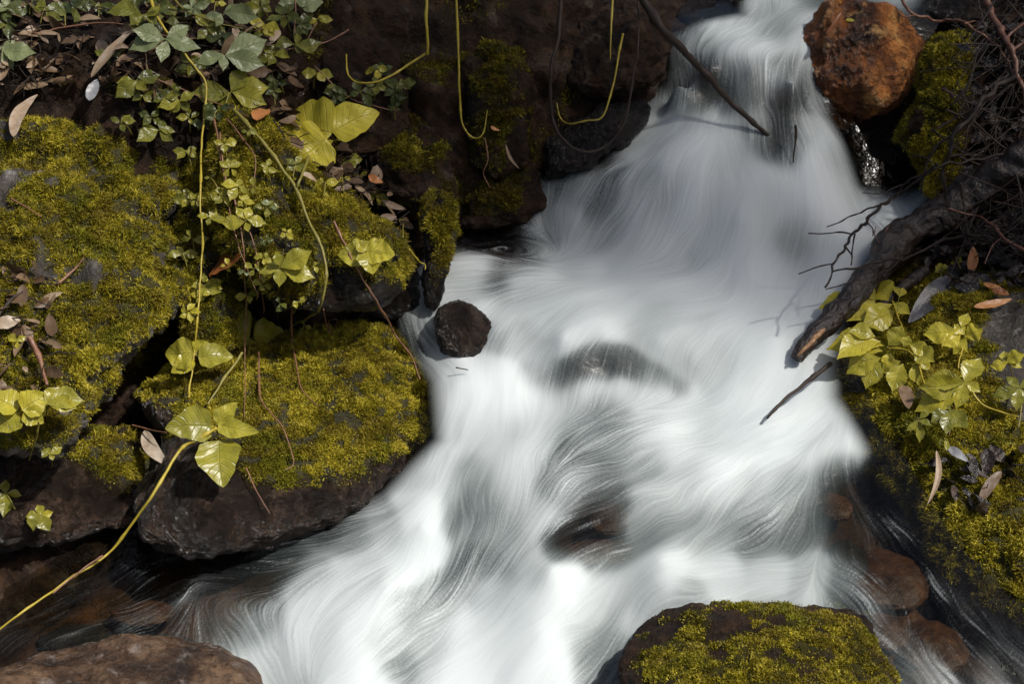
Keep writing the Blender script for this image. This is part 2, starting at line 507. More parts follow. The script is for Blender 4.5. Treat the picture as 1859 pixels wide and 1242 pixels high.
ground = tag(mk('ground', V, F, M['bank_rock'], attrs={'moss': gm, 'bed': bedk}, origin=(0, 0, 0)), kind='structure')

# ------------------------------------------------------------------ rocks from outlines (closed bodies)
import bmesh
_ico = {}


def ico(sub):
    if sub not in _ico:
        bm = bmesh.new(); bmesh.ops.create_icosphere(bm, subdivisions=sub, radius=1.0)
        bm.verts.ensure_lookup_table()
        _ico[sub] = (np.array([v.co[:] for v in bm.verts]), np.array([[v.index for v in f.verts] for f in bm.faces]))
        bm.free()
    return _ico[sub]


SURF = []      # (object, V, F) of everything moss may grow on


def outline_rock(poly, y, thick, sub=6, amp=0.02, freq=7, seed=0, box=0.8, fine=0.004, tilt=0.0, ridged=True, rs=6, sharp=False, facets=0):
    """a closed rock whose silhouette follows an outline at its own distance, with real thickness"""
    poly = np.asarray(poly, float)
    c = (poly.min(0) + poly.max(0)) / 2
    a2 = poly - c
    C = at_y(c[0], c[1], y)
    fwd = (C - CAM) / np.linalg.norm(C - CAM)
    depth = (C - CAM) @ CF
    sc = depth / FPX
    up = np.cross(CR, fwd); up /= np.linalg.norm(up); rt = np.cross(fwd, up)
    th = np.linspace(-math.pi, math.pi, 721)
    rad = np.zeros(721)
    for i in range(len(poly)):
        p0, p1 = a2[i - 1], a2[i]
        dx, dy = np.cos(th), -np.sin(th)
        e = p1 - p0; den = dx * e[1] - dy * e[0]
        with np.errstate(all='ignore'):
            t = (p0[0] * e[1] - p0[1] * e[0]) / den
            s = (p0[0] * dy - p0[1] * dx) / den
        ok = (s >= -1e-6) & (s <= 1 + 1e-6) & (t > 0) & np.isfinite(t)
        rad = np.where(ok, np.maximum(rad, t), rad)
    for _ in range(rs):
        rad[:-1] = (np.roll(rad[:-1], 1) + 2 * rad[:-1] + np.roll(rad[:-1], -1)) / 4
        rad[:-1] = (np.roll(rad[:-1], 3) + 2 * rad[:-1] + np.roll(rad[:-1], -3)) / 4
        rad[-1] = rad[0]
    D, F = ico(sub)
    rho = np.hypot(D[:, 0], D[:, 1]); ang = np.arctan2(D[:, 1], D[:, 0])
    rr = np.interp(ang, th, rad) * sc
    k = np.maximum(rho, 1e-9) ** box / np.maximum(rho, 1e-9)
    dz = np.sign(D[:, 2]) * np.abs(D[:, 2]) ** box
    px_, py_ = D[:, 0] * k * rr, D[:, 1] * k * rr
    if facets:
        fr = np.random.default_rng(seed + 500)
        nk = fr.normal(size=(facets, 3)); nk /= np.linalg.norm(nk, axis=1)[:, None]
        hk = 0.70 + 0.2 * fr.random(facets)
        cut = np.ones(len(D))
        for n_, h_ in zip(nk, hk):
            dd = D @ n_
            cut = np.where(dd > h_, np.minimum(cut, h_ / np.maximum(dd, 1e-6)), cut)
        px_, py_, dz = px_ * cut, py_ * cut, dz * cut
    V = C + px_[:, None] * rt + py_[:, None] * up + (dz * thick + tilt * py_)[:, None] * fwd
    N = normals(V, F)
    if (N * (V - C)).sum(1).mean() < 0: F = F[:, ::-1]; N = -N
    n1 = fbm(V, freq, 4, seed, 0.5, ridged) * (1 if sharp else -1)
    n2 = fbm(V, freq * 0.45, 2, seed + 9)
    V = V + N * (amp * n1 + amp * 0.9 * n2 + fine * fbm(V, freq * 7, 3, seed + 5) + 0.3 * fine * fbm(V, freq * 19, 2, seed + 6))[:, None]
    return V, F


def rock(name, poly, y, thick, mat, label, cat='rock', moss=None, mosspolys=None, mden=1.0, patch=0.3, mtone=0.0, mlen=0.009, parent=None, **k):
    V, F = outline_rock(poly, y, thick, **k)
    N = normals(V, F)
    m = np.zeros(len(V))
    if moss is not None:
        px, py = proj(V)
        if mosspolys:
            for p in mosspolys: m = np.maximum(m, sstep(-30, 26, poly_sd(px, py, p) + 55 * fbm(V, 16, 4, 77, 0.6)))
        else: m[:] = 1
        if patch is not None: m *= 1 - sstep(patch - 0.12, patch + 0.12, fbm(V, 9, 4, 35, 0.6))
        m *= sstep(moss - 0.25, moss + 0.25, N[:, 2] + 0.7 * fbm(V, 10, 3, 31))
    V = V + N * (m * (0.007 * fbm(V, 26, 2, 61) + 0.0035 * fbm(V, 70, 2, 62)))[:, None]
    o = mk(name, V, F, mat, parent, attrs={'moss': m})
    if label: tag(o, label, cat)
    SURF.append((o, V, F, m, mden, mtone, mlen))
    return o

ROCKS_HERE = True
MOSSY = []
def bed_stone(px, py, rx, ry, sink, mat, label, seed, name='submerged_stone', cat='stone'):
    """a rounded stone lying on the bed, its top `sink` metres under the water surface"""
    p = unproj_water([px], [py])[0]
    sc = ((p - CAM) @ CF) / FPX
    D, F = ico(5)
    sink += 0.024; r = np.array([rx * sc * 1.15, ry * sc * 1.9, min(rx, ry) * sc * 0.6])
    V = D * r
    V = V * (1 + 0.16 * fbm(D, 1.6, 3, seed))[:, None] + 0.003 * D * fbm(D, 9, 3, seed + 3)[:, None]
    V = V + p - np.array([0, 0, r[2] + sink])
    return tag(mk(name, V, F, mat, attrs={'moss': np.zeros(len(V))}), label, cat, 'stones under the water')


R_MOSS_L = rock('mossy_rock', [(-200,190),(60,165),(160,160),(300,190),(352,262),(342,420),(362,560),(250,640),(165,760),(90,800),(-200,860)], 2.96, 0.16, M['grey_rock'],
    'large lumpy rock face at the left edge under bright yellow moss', moss=0.05, patch=0.14, sub=7, amp=0.06, freq=6, seed=3, tilt=0.75, fine=0.006,
    mosspolys=[[(-200,175),(60,160),(160,155),(300,185),(355,262),(345,420),(365,560),(250,650),(165,770),(90,800),(-200,870)]])
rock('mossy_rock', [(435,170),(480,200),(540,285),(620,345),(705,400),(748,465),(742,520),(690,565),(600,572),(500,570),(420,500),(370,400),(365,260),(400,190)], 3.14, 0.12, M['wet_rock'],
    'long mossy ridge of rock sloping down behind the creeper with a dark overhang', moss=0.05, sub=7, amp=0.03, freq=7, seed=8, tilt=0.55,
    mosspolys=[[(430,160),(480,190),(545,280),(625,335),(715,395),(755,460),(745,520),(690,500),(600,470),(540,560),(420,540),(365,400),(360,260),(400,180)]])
rock('moss_boulder', [(230,720),(300,655),(380,640),(450,620),(520,600),(600,576),(660,572),(710,585),(765,625),(800,680),(806,750),(780,820),(740,868),(690,910),(600,955),(480,985),(350,1000),(270,985),(250,900),(290,800)], 2.84, 0.15, M['brown_wet'],
    'rounded boulder capped in thick yellow green moss with a wet black base', 'boulder', moss=-0.15, sub=7, amp=0.022, freq=6, seed=14, box=0.95, fine=0.007, tilt=0.75, mden=1.5, patch=0.5, mtone=0.08, mlen=0.0075,
    mosspolys=[[(230,720),(300,645),(380,630),(450,610),(520,590),(600,566),(660,562),(715,578),(772,620),(808,680),(800,740),(765,790),(690,835),(600,858),(500,872),(440,860),(420,800),(330,770),(300,720)]])
rock('mossy_rock', [(322,270),(380,250),(440,270),(462,400),(455,540),(425,640),(350,655),(315,620),(330,480)], 3.12, 0.09, M['brown_wet'],
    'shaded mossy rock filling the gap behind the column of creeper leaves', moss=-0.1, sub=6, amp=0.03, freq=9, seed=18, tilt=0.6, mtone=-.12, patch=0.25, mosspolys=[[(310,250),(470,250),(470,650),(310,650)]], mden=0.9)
rock('mossy_rock', [(60,800),(130,770),(220,765),(290,790),(312,850),(290,920),(220,975),(120,985),(0,1010),(-100,960),(-60,860)], 2.72, 0.11, M['brown_wet'],
    'dark wet rock low at the left with moss on its upper right corner', moss=-0.1, sub=6, amp=0.025, freq=7, seed=21, tilt=0.6,
    mosspolys=[[(180,755),(290,780),(315,850),(280,880),(200,870),(150,820)]])
rock('dark_stone', [(786,580),(792,560),(808,547),(835,543),(858,550),(878,565),(894,588),(899,620),(890,648),(868,664),(832,660),(806,642),(791,612)], 3.035, 0.055, M['brown_wet'],
    'small rounded blackish brown stone standing out of the white water', 'stone', sub=6, amp=0.009, freq=13, seed=31, tilt=0.2, fine=0.004, ridged=False)
rock('rust_boulder', [(1498,-4),(1525,-18),(1572,-18),(1612,-6),(1650,38),(1674,76),(1676,132),(1652,192),(1618,234),(1560,243),(1500,236),(1474,211),(1454,176),(1438,116),(1446,58),(1472,20)], 3.74, 0.13, M['rust_rock'],
    'big rusty orange brown boulder wedged beside the top of the falls', 'boulder', sub=7, amp=0.016, freq=9, seed=43, tilt=0.25, fine=0.006, box=0.85, facets=34, sharp=True)
rock('wet_boulder', [(1508,240),(1560,222),(1625,228),(1655,262),(1660,330),(1640,370),(1590,370),(1550,345),(1530,300)], 3.64, 0.1, M['wet_rock'],
    'shiny black wet boulder directly underneath the rusty boulder', 'boulder', sub=6, amp=0.018, freq=10, seed=44, tilt=0.3)
rock('dark_rock', [(1642,10),(1680,-40),(1790,-40),(1815,40),(1775,75),(1690,66),(1652,45)], 3.98, 0.12, M['wet_rock'],
    'jagged black rock behind the rusty boulder at the top right', sub=6, amp=0.02, freq=10, seed=47, tilt=0.3)
rock('mossy_rock', [(1690,72),(1745,60),(1785,110),(1795,200),(1780,300),(1730,400),(1690,385),(1662,325),(1624,255),(1636,212),(1660,170),(1668,120)], 3.56, 0.1, M['bank_rock'],
    'upright narrow rock with hanging moss between rusty boulder and dead branches', moss=-0.3, sub=6, amp=0.022, freq=8, seed=51, tilt=0.35,
    mosspolys=[[(1690,60),(1750,60),(1735,200),(1755,300),(1735,390),(1690,370),(1665,325),(1620,255),(1640,205),(1672,130)]])
rock('moss_boulder', [(1485,660),(1495,610),(1530,550),(1600,500),(1700,455),(1800,455),(1900,470),(2050,560),(2080,900),(2000,1090),(1880,1130),(1770,1098),(1690,1030),(1650,935),(1585,855),(1505,750)], 2.83, 0.17, M['grey_rock'],
    'large mossy boulder on the right bank half covered by shiny leaves', 'boulder', moss=-0.15, sub=7, amp=0.03, freq=6, seed=61, tilt=0.85, mden=1.3, patch=0.42, mtone=0.05,
    mosspolys=[[(1475,650),(1485,600),(1525,540),(1600,490),(1700,450),(1800,440),(1900,460),(1870,520),(1790,540),(1770,620),(1800,720),(1850,760),(2000,780),(2080,900),(2000,1120),(1880,1130),(1780,1095),(1695,1020),(1645,935),(1580,840),(1490,735)]])
rock('wet_rock', [(1505,720),(1540,750),(1600,830),(1650,925),(1675,1010),(1655,1030),(1615,960),(1575,890),(1535,830),(1508,770)], 2.80, 0.05, M['wet_rock'],
    'narrow glistening black rock rim under the right mossy boulder', sub=6, amp=0.012, freq=14, seed=66, tilt=1.0)
rock('brown_rock', [(-150,1235),(0,1207),(150,1166),(270,1135),(330,1126),(375,1146),(430,1156),(465,1195),(485,1250),(470,1340),(100,1420),(-150,1400)], 2.2, 0.1, M['tan_rock'],
    'flat topped wet brown rock in the bottom left corner', sub=7, amp=0.014, freq=8, seed=71, tilt=1.25, box=0.65, facets=9)
rock('moss_boulder', [(1112,1215),(1135,1160),(1175,1115),(1230,1082),(1300,1066),(1400,1066),(1500,1078),(1580,1098),(1604,1132),(1604,1180),(1632,1235),(1650,1310),(1560,1400),(1250,1400),(1130,1300)], 2.19, 0.1, M['bank_rock'],
    'flat boulder with a rusty yellow moss top at the bottom edge', 'boulder', moss=-0.1, sub=7, amp=0.014, freq=8, seed=75, tilt=1.25, box=0.8, mden=1.2, patch=0.04, mtone=-0.04, mlen=0.0055,
    mosspolys=[[(1150,1170),(1200,1130),(1300,1105),(1580,1100),(1600,1150),(1600,1400),(1220,1400),(1190,1260)]])
rock('wet_rock', [(1735,1165),(1800,1132),(1900,1130),(1980,1240),(1900,1300),(1790,1270)], 2.36, 0.06, M['wet_rock'],
    'low wet dark rock in the bottom right corner', sub=6, amp=0.016, freq=10, seed=79, tilt=0.9)
rock('cliff_rock', [(530,10),(640,-40),(740,60),(765,200),(720,290),(620,300),(560,200)], 3.56, 0.10, M['bank_rock'],
    'brown rock face at the back left behind the yellow hanging stem', sub=6, amp=0.035, freq=7, seed=81, tilt=0.5)
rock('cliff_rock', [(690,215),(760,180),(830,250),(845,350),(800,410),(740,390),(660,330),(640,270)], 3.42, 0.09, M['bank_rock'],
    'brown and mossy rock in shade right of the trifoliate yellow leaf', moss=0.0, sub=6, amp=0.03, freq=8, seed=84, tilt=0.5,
    mtone=-.25, patch=0.05, mosspolys=[[(700,230),(760,170),(840,250),(850,350),(800,410),(740,390),(700,330)]], mden=0.8)  # moss tone lowered: shade of the back bank put into its colour
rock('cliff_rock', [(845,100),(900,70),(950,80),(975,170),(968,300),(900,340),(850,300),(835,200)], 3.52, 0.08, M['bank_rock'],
    'shaded upright rock rib with thin moss in the middle of the back bank', moss=0.1, sub=6, amp=0.03, freq=8, seed=87, tilt=0.4, mtone=-.3, patch=-0.05, mosspolys=[[(840,90),(950,70),(980,300),(840,320)]], mden=0.7)  # moss darkened in colour to stand for the shade on this rib
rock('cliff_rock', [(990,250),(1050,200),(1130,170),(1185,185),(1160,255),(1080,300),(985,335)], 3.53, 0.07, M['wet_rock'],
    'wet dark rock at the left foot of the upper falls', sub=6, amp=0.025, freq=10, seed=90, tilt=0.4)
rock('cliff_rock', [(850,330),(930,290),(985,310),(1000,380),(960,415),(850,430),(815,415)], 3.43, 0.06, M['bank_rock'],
    'low brown rock by the quiet pool below the back bank', moss=0.2, sub=6, amp=0.02, freq=10, seed=93, tilt=0.5, mtone=-.3, patch=0.0, mosspolys=[[(850,320),(990,300),(980,390),(860,400)]], mden=0.6)  # bank shade painted in through the low moss tone
rock('cliff_rock', [(1030,20),(1130,-20),(1215,20),(1228,100),(1190,165),(1100,190),(1030,160)], 3.68, 0.09, M['bank_rock'],
    'rough brown rock beside the lip of the upper falls', sub=6, amp=0.03, freq=9, seed=96, tilt=0.5)
rock('cliff_rock', [(1220,30),(1260,-20),(1370,-30),(1372,20),(1330,42),(1250,62)], 3.98, 0.07, M['wet_rock'],
    'small black rock on the left of the topmost pool', sub=6, amp=0.015, freq=12, seed=99, tilt=0.4)
rock('wood_stump', [(768,350),(795,340),(822,365),(828,410),(822,450),(820,480),(806,545),(795,570),(770,565),(762,520),(768,460),(760,400)], 3.17, 0.035, M['wet_rock'],
    'dark broken stump with a mossy cap standing beside the water', 'stump', moss=-0.6, sub=6, amp=0.008, freq=16, seed=102, tilt=0.15, mden=1.5,
    mosspolys=[[(755,335),(830,335),(835,475),(800,480),(790,440),(770,400)]])
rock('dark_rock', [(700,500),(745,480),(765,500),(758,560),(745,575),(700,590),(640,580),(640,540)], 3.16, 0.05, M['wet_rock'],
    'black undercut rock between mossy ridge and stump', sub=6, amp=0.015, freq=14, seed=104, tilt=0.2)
for a in [(1110,668,105,34,0.03,'bed_rock','broad dark stone under the rounded curl of water at mid stream',1),(1110,895,34,26,0.02,'orange_rock','reddish stone seen through streaked water above the dark trough',2),
          (1095,965,55,22,0.012,'orange_rock','brown and yellow stone at the head of the dark trough',3),(800,1110,62,34,0.022,'orange_rock','pinkish stone under the lower rapid',4),
          (1522,882,26,22,0.012,'orange_rock','small orange stone by the right wet rim',5),(1620,985,66,44,0.035,'orange_rock','large orange brown stone in the clear right channel',6),
          (1600,1085,50,30,0.035,'orange_rock','brown stone in the clear channel behind the flat mossy boulder',7),(1700,1105,56,40,0.04,'orange_rock','brown stone in the clear channel below the right boulder',8),
          (1690,1195,34,26,0.02,'orange_rock','ochre stone right of the flat mossy boulder',9),(255,1078,50,18,0.012,'orange_rock','orange stone in the dark left pool',10),
          (130,1110,60,22,0.03,'bed_rock','dark brown stone in the dark left pool',11),(870,452,52,20,0.015,'orange_rock','brown stone in the quiet pool beside the stump',12),
          (955,482,44,20,0.012,'bed_rock','olive brown stone at the edge of the quiet pool',13),(900,520,26,12,0.015,'bed_rock','small dark stone under the water right of the stump',14),
          (1545,960,34,30,0.03,'bed_rock','dark stone at the left side of the clear right channel',16)]:
    bed_stone(a[0], a[1], a[2], a[3], a[4], M[a[5]], a[6], a[7])

# ------------------------------------------------------------------ water sheet with streaks that follow the flow
FLOW = [
[(1420,-60),(1400,20),(1340,60),(1300,100),(1270,160),(1260,210)],[(1500,0),(1440,50),(1390,100),(1380,160),(1400,230)],[(1560,-30),(1480,40),(1450,110),(1440,200),(1450,260)],
[(1640,0),(1500,60),(1470,130),(1490,200),(1540,300)],[(1240,80),(1235,140),(1225,200),(1180,260),(1080,330)],[(1250,210),(1180,260),(1110,340),(1060,440)],[(1280,215),(1230,280),(1180,370),(1130,470)],
[(1320,215),(1300,300),(1280,400),(1250,490)],[(1380,230),(1370,320),(1360,420),(1340,500)],[(1430,240),(1440,330),(1450,420),(1440,500)],[(1480,240),(1510,330),(1530,420),(1500,520)],[(1540,290),(1600,350),(1640,370)],
[(1030,325),(1010,380),(1000,440)],[(1060,330),(1045,400),(1020,460)],[(1640,370),(1580,430),(1520,520),(1460,600),(1440,690)],
[(1130,470),(1060,490),(960,480),(870,470)],[(1250,490),(1150,500),(1020,510),(900,515),(810,520)],[(1100,520),(960,560),(900,620),(880,700)],[(1200,520),(1080,560),(990,620),(950,680)],[(1250,530),(1150,570),(1080,610),(1060,690)],
[(1300,540),(1200,580),(1150,620),(1140,690)],[(1340,550),(1250,600),(1230,640),(1240,700)],[(1400,540),(1320,610),(1290,680),(1270,720)],[(1460,560),(1400,640),(1370,720),(1330,780)],
[(790,525),(760,565),(770,610),(810,660),(850,690)],[(830,640),(840,700),(830,780),(780,880)],[(900,640),(900,720),(870,800),(820,900)],[(960,690),(950,760),(920,830),(880,920)],[(1020,700),(1000,780),(960,870),(930,950)],
[(1300,720),(1200,740),(1100,760),(1000,800),(960,880)],[(1400,740),(1300,780),(1180,810),(1060,850),(990,920)],[(1480,740),(1420,790),(1300,840),(1180,900),(1080,980)],[(1500,770),(1450,820),(1380,880),(1300,960),(1250,1010)],[(1520,800),(1490,860),(1450,930),(1420,1010)],
[(1530,830),(1520,900),(1500,960),(1480,1020)],[(1250,840),(1150,900),(1060,960),(990,1010)],[(1330,850),(1240,910),(1150,970),(1060,1040)],[(780,880),(740,920),(700,980),(620,1040),(560,1090)],[(830,900),(790,950),(740,1030),(680,1090),(600,1150)],
[(900,930),(860,990),(800,1060),(740,1130),(660,1200),(600,1242)],[(960,960),(920,1030),(870,1100),(800,1180),(740,1250)],[(1030,1030),(1000,1080),(950,1140),(880,1200),(800,1260)],[(1480,1030),(1380,1015),(1250,1020),(1150,1060),(1080,1120),(1000,1200),(960,1260)],
[(1300,1030),(1180,1070),(1120,1140),(1080,1200),(1050,1260)],[(1560,900),(1600,960),(1630,1040),(1680,1120),(1760,1230)],[(1480,1030),(1550,1060),(1600,1100),(1640,1180),(1680,1250)],[(1590,880),(1650,990),(1720,1100),(1820,1240)],
[(760,920),(640,950),(500,970),(340,985),(200,1030)],[(640,1000),(500,1020),(380,1030),(250,1060),(100,1120)],[(560,1040),(460,1080),(360,1080),(200,1120),(0,1190)],[(420,1090),(480,1150),(520,1220),(540,1260)],[(330,1070),(420,1130),(470,1200)],[(1800,1150),(1859,1230)],
[(1580,500),(1540,600),(1500,700)],[(870,440),(940,430),(1000,440)]]
# how white (aerated) the water is: px, py, foam, reach
FOAM = [(1400,20,.5,60),(1340,70,.7,55),(1460,60,.6,55),(1540,10,.5,60),(1640,5,.55,50),(1250,80,.35,40),(1280,110,.3,35),(1235,160,.45,28),(1290,150,.06,26),(1300,165,.0,22),(1260,170,.35,22),(1350,130,.55,45),(1440,130,.45,40),(1360,190,.4,35),(1430,200,.2,35),(1400,260,.12,30),(1440,280,.25,28),(1480,210,.6,30),(1380,240,.35,28),
(1200,220,.8,35),(1290,225,.62,40),(1180,260,.7,45),(1260,290,.72,50),(1330,290,.8,50),(1120,330,.32,35),(1090,370,.25,38),(1060,345,.5,30),(1030,330,.45,30),(1030,400,.72,35),(1005,400,.45,30),(1180,350,.6,45),(1290,370,.85,60),(1390,360,.9,60),(1480,330,.8,50),(1530,290,.55,35),(1560,340,.7,40),(1500,400,.72,50),
(1450,430,.62,40),(1560,410,.78,45),(1640,370,.75,50),(1600,340,.4,30),(1100,430,.62,45),(1150,400,.6,40),(1200,440,.8,50),(1350,450,.9,60),(1480,490,.88,50),(1540,490,.9,45),
(860,440,.08,40),(920,440,.08,35),(950,480,.1,30),(900,520,.15,26),(980,440,.3,30),(850,490,.6,34),(830,520,.7,32),(960,520,.7,35),(1030,480,.75,40),(1100,500,.95,50),(1160,520,.9,50),(900,560,.8,40),(1000,560,.8,45),(1080,570,.78,45),(1250,540,.85,60),(1380,560,.95,70),(1450,620,.97,60),
(1200,560,.75,40),(1180,600,.7,35),(1020,610,.65,35),(950,620,.55,35),(900,620,.35,30),(985,672,.5,20),(1098,650,.14,26),(1060,664,.12,24),(1140,662,.16,24),(1020,688,.2,20),(1100,682,.12,20),(1185,684,.3,22),(1235,700,.4,18),(1100,598,.9,26),(1190,602,.88,28),(1020,606,.85,28),(1215,636,.75,26),(975,650,.7,22),(1130,712,.8,18),(1060,716,.7,16),(1250,670,.7,24),(1290,650,.8,45),(1040,690,.1,25),(1000,700,.2,25),
(770,570,.5,26),(780,610,.3,26),(750,600,.35,24),(800,650,.55,26),(850,680,.85,35),(840,720,.9,40),(845,672,.85,18),(880,668,.7,16),(900,700,.85,35),(930,730,.85,40),(960,690,.45,22),(1000,730,.75,30),(1050,725,.45,28),(1110,720,.6,30),(1090,745,.3,26),(1180,725,.7,35),(1280,720,.8,45),(1250,760,.8,45),(1350,740,.95,60),(1450,740,.92,50),(1500,700,.85,35),
(820,780,.72,40),(900,790,.78,45),(960,780,.7,40),(1060,780,.4,35),(1120,770,.35,30),(1030,820,.3,35),(1180,790,.5,35),(1150,830,.42,40),(1250,820,.7,50),(1400,800,.97,60),(1320,830,.85,50),(1480,810,.75,45),(780,850,.7,40),(860,880,.5,45),(930,860,.68,40),(1010,880,.3,40),(1100,870,.3,35),(1100,900,.18,30),(1180,870,.45,35),(1250,890,.6,45),(1350,890,.55,45),(1440,880,.42,40),
(1510,860,.2,30),(1530,900,.12,30),(1460,940,.3,35),(1440,960,.35,30),(1380,970,.3,40),(1280,960,.5,45),(1200,960,.5,40),(1080,970,.1,32),(1020,990,.1,30),(1100,1010,.25,30),(960,930,.6,35),(900,960,.5,40),(840,940,.5,35),(770,940,.97,35),(780,990,.97,30),(740,1010,.9,40),(860,1020,.3,35),(900,1030,.35,35),(940,1000,.5,30),(970,1040,.7,30),(1010,1060,.97,35),
(660,1040,.75,40),(600,1090,.7,40),(560,1040,.4,30),(640,980,.35,30),(700,960,.5,28),(820,1080,.32,40),(760,1120,.38,40),(700,1170,.6,40),(660,1110,.8,40),(900,1090,.7,40),(980,1110,.95,40),(870,1150,.75,40),(720,1190,.35,30),(780,1170,.6,35),(640,1215,1,50),(560,1180,.75,40),(500,1180,.65,35),(530,1230,.7,35),(900,1200,1,60),(980,1180,1,45),(1050,1130,.75,35),(1080,1180,.4,35),(1100,1220,.35,35),(1160,1090,.55,40),(1120,1060,.75,35),(1220,1030,.8,35),(1300,1030,.75,35),(1400,1025,.75,30),(1470,1035,.6,28),(1250,1070,.5,25),(1540,1050,.3,25),
(1560,950,.12,40),(1620,1000,.08,50),(1660,1090,.07,50),(1600,1110,.25,22),(1570,1080,.2,22),(1640,1160,.2,25),(1690,1220,.25,30),(1750,1180,.08,40),(1830,1200,.12,40),(1600,900,.03,35),(1590,1060,.08,22),
(500,980,.22,30),(400,990,.14,35),(300,1000,.2,25),(250,1010,.1,30),(600,950,.2,26),(520,1020,.2,30),(450,1060,.16,35),(380,1060,.15,30),(420,1110,.28,30),(470,1140,.42,30),(300,1070,.04,40),(200,1070,.04,40),(250,1110,.12,30),(350,1110,.15,30),(150,1130,.05,40),(50,1150,.03,50),(0,1200,.03,60)]
WS = 0.0023
wx = np.arange(-0.95, 1.42, WS); wy = np.arange(2.12, 4.55, WS)
X, Y = np.meshgrid(wx, wy, indexing='ij')
shape = X.shape
# heights on a coarser grid, bilinear up
def upsample(fn, step):
    cx = np.arange(wx[0], wx[-1] + step, step); cy = np.arange(wy[0], wy[-1] + step, step)
    A, B = np.meshgrid(cx, cy, indexing='ij')
    C = fn(np.stack([A.ravel(), B.ravel()], 1)); C = C.reshape(len(cx), len(cy), -1)
    u = (wx - cx[0]) / step; v = (wy - cy[0]) / step
    i = np.clip(u.astype(int), 0, len(cx) - 2); j = np.clip(v.astype(int), 0, len(cy) - 2)
    fu = (u - i)[:, None, None]; fv = (v - j)[None, :, None]
    g = lambda a, b: C[a][:, b]
    R = g(i, j) * (1 - fu) * (1 - fv) + g(i + 1, j) * fu * (1 - fv) + g(i, j + 1) * (1 - fu) * fv + g(i + 1, j + 1) * fu * fv
    return R[..., 0] if R.shape[2] == 1 else R


def blur(a, r):
    k = np.exp(-0.5 * (np.arange(-3 * r, 3 * r + 1) / r) ** 2); k /= k.sum()
    for ax in (0, 1):
        pad = [(0, 0)] * a.ndim; pad[ax] = (3 * r, 3 * r)
        b = np.pad(a, pad, mode='edge'); o = np.zeros_like(a)
        for i, w in enumerate(k):
            o += w * (b[i:i + a.shape[0]] if ax == 0 else b[:, i:i + a.shape[1]])
        a = o
    return a


def white(shape, r, seed):
    g = blur(np.random.default_rng(seed).normal(size=shape), r); return g / g.std()


Z = blur(upsample(WRBF, 0.008), 3)
# flow field
fp, fv = [], []
for ln in FLOW:
    s = smooth_poly(ln, 8)
    p = unproj_water(s[:, 0], s[:, 1])[:, :2]
    e = p[1:] - p[:-1]; L = np.linalg.norm(e, axis=1)
    ok = (L > 1e-4) & (L < 0.25)
    fp.append(((p[1:] + p[:-1]) / 2)[ok]); fv.append((e / (L[:, None] + 1e-9))[ok])
fp = np.concatenate(fp); fv = np.concatenate(fv)


def flow(q):
    out = np.zeros((len(q), 2))
    for k in range(0, len(q), 8000):
        s = q[k:k + 8000]
        d2 = ((s[:, None] - fp[None]) ** 2).sum(2)
        w = 1 / (d2 + 0.0004) ** 1.5
        out[k:k + 8000] = (w @ fv)
    return out / (np.linalg.norm(out, axis=1)[:, None] + 1e-9)


VF = upsample(flow, 0.02)
turb = np.stack([blur(white(shape, 14, 5), 2), blur(white(shape, 14, 6), 2)], -1)
VF = VF + 0.10 * turb
VF /= np.linalg.norm(VF, axis=2)[..., None] + 1e-9
noises = [np.random.default_rng(11).normal(size=shape), white(shape, 3, 12), white(shape, 8, 13), white(shape, 16, 14), white(shape, 28, 15)]


def lic(noises, lens, VF):
    acc = [np.zeros(shape) for _ in noises]; wsum = [0.0] * len(noises)
    I, J = np.meshgrid(np.arange(shape[0], dtype=float), np.arange(shape[1], dtype=float), indexing='ij')
    n = max(lens)
    for sgn in (1, -1):
        a, b = I.copy(), J.copy()
        for s in range(n):
            ia = np.clip(np.rint(a), 0, shape[0] - 1).astype(np.int32); jb = np.clip(np.rint(b), 0, shape[1] - 1).astype(np.int32)
            for k, L in enumerate(lens):
                if s < L and not (s == 0 and sgn < 0):
                    w = 0.5 + 0.5 * math.cos(math.pi * s / L)
                    acc[k] += w * noises[k][ia, jb]; wsum[k] += w * w
            v = VF[ia, jb]
            a += sgn * v[..., 0]; b += sgn * v[..., 1]
    out = []
    for k in range(len(noises)):
        o = acc[k]; out.append(o / o.std())
    return out


L3, L4, L5 = lic(noises[2:], [50, 44, 60], VF)
an = 0.15 * white(shape, 6, 21) + 0.10 * white(shape, 14, 22)
ca, sa = np.cos(an), np.sin(an)
VF2 = np.stack([VF[..., 0] * ca - VF[..., 1] * sa, VF[..., 0] * sa + VF[..., 1] * ca], -1)
L1, L2 = lic(noises[:2], [24, 30], VF2)
patch_l = 0.15 + 0.85 * sstep(-0.9, 1.3, L5)
# aeration map
fm = np.array(FOAM, float)
fq = unproj_water(fm[:, 0], fm[:, 1])
flat = np.stack([X, Y, Z], -1)


def foam_fn(q):
    P = np.column_stack([q, WRBF(q)])
    px, py = proj(P)
    num = np.zeros(len(q)); den = np.zeros(len(q)) + 1e-6
    for x, y, f, r in fm:
        w = np.exp(-((px - x) ** 2 + (py - y) ** 2) / (2 * (0.62 * r) ** 2)) + 2e-4 / (1 + ((px - x) ** 2 + (py - y) ** 2) / r ** 2)
        num += w * f; den += w
    return num / den * (1 - 0.38 * sstep(220, 190, py) * sstep(85, 120, py))  # upper fall: thinner water, and its shade put into the foam value


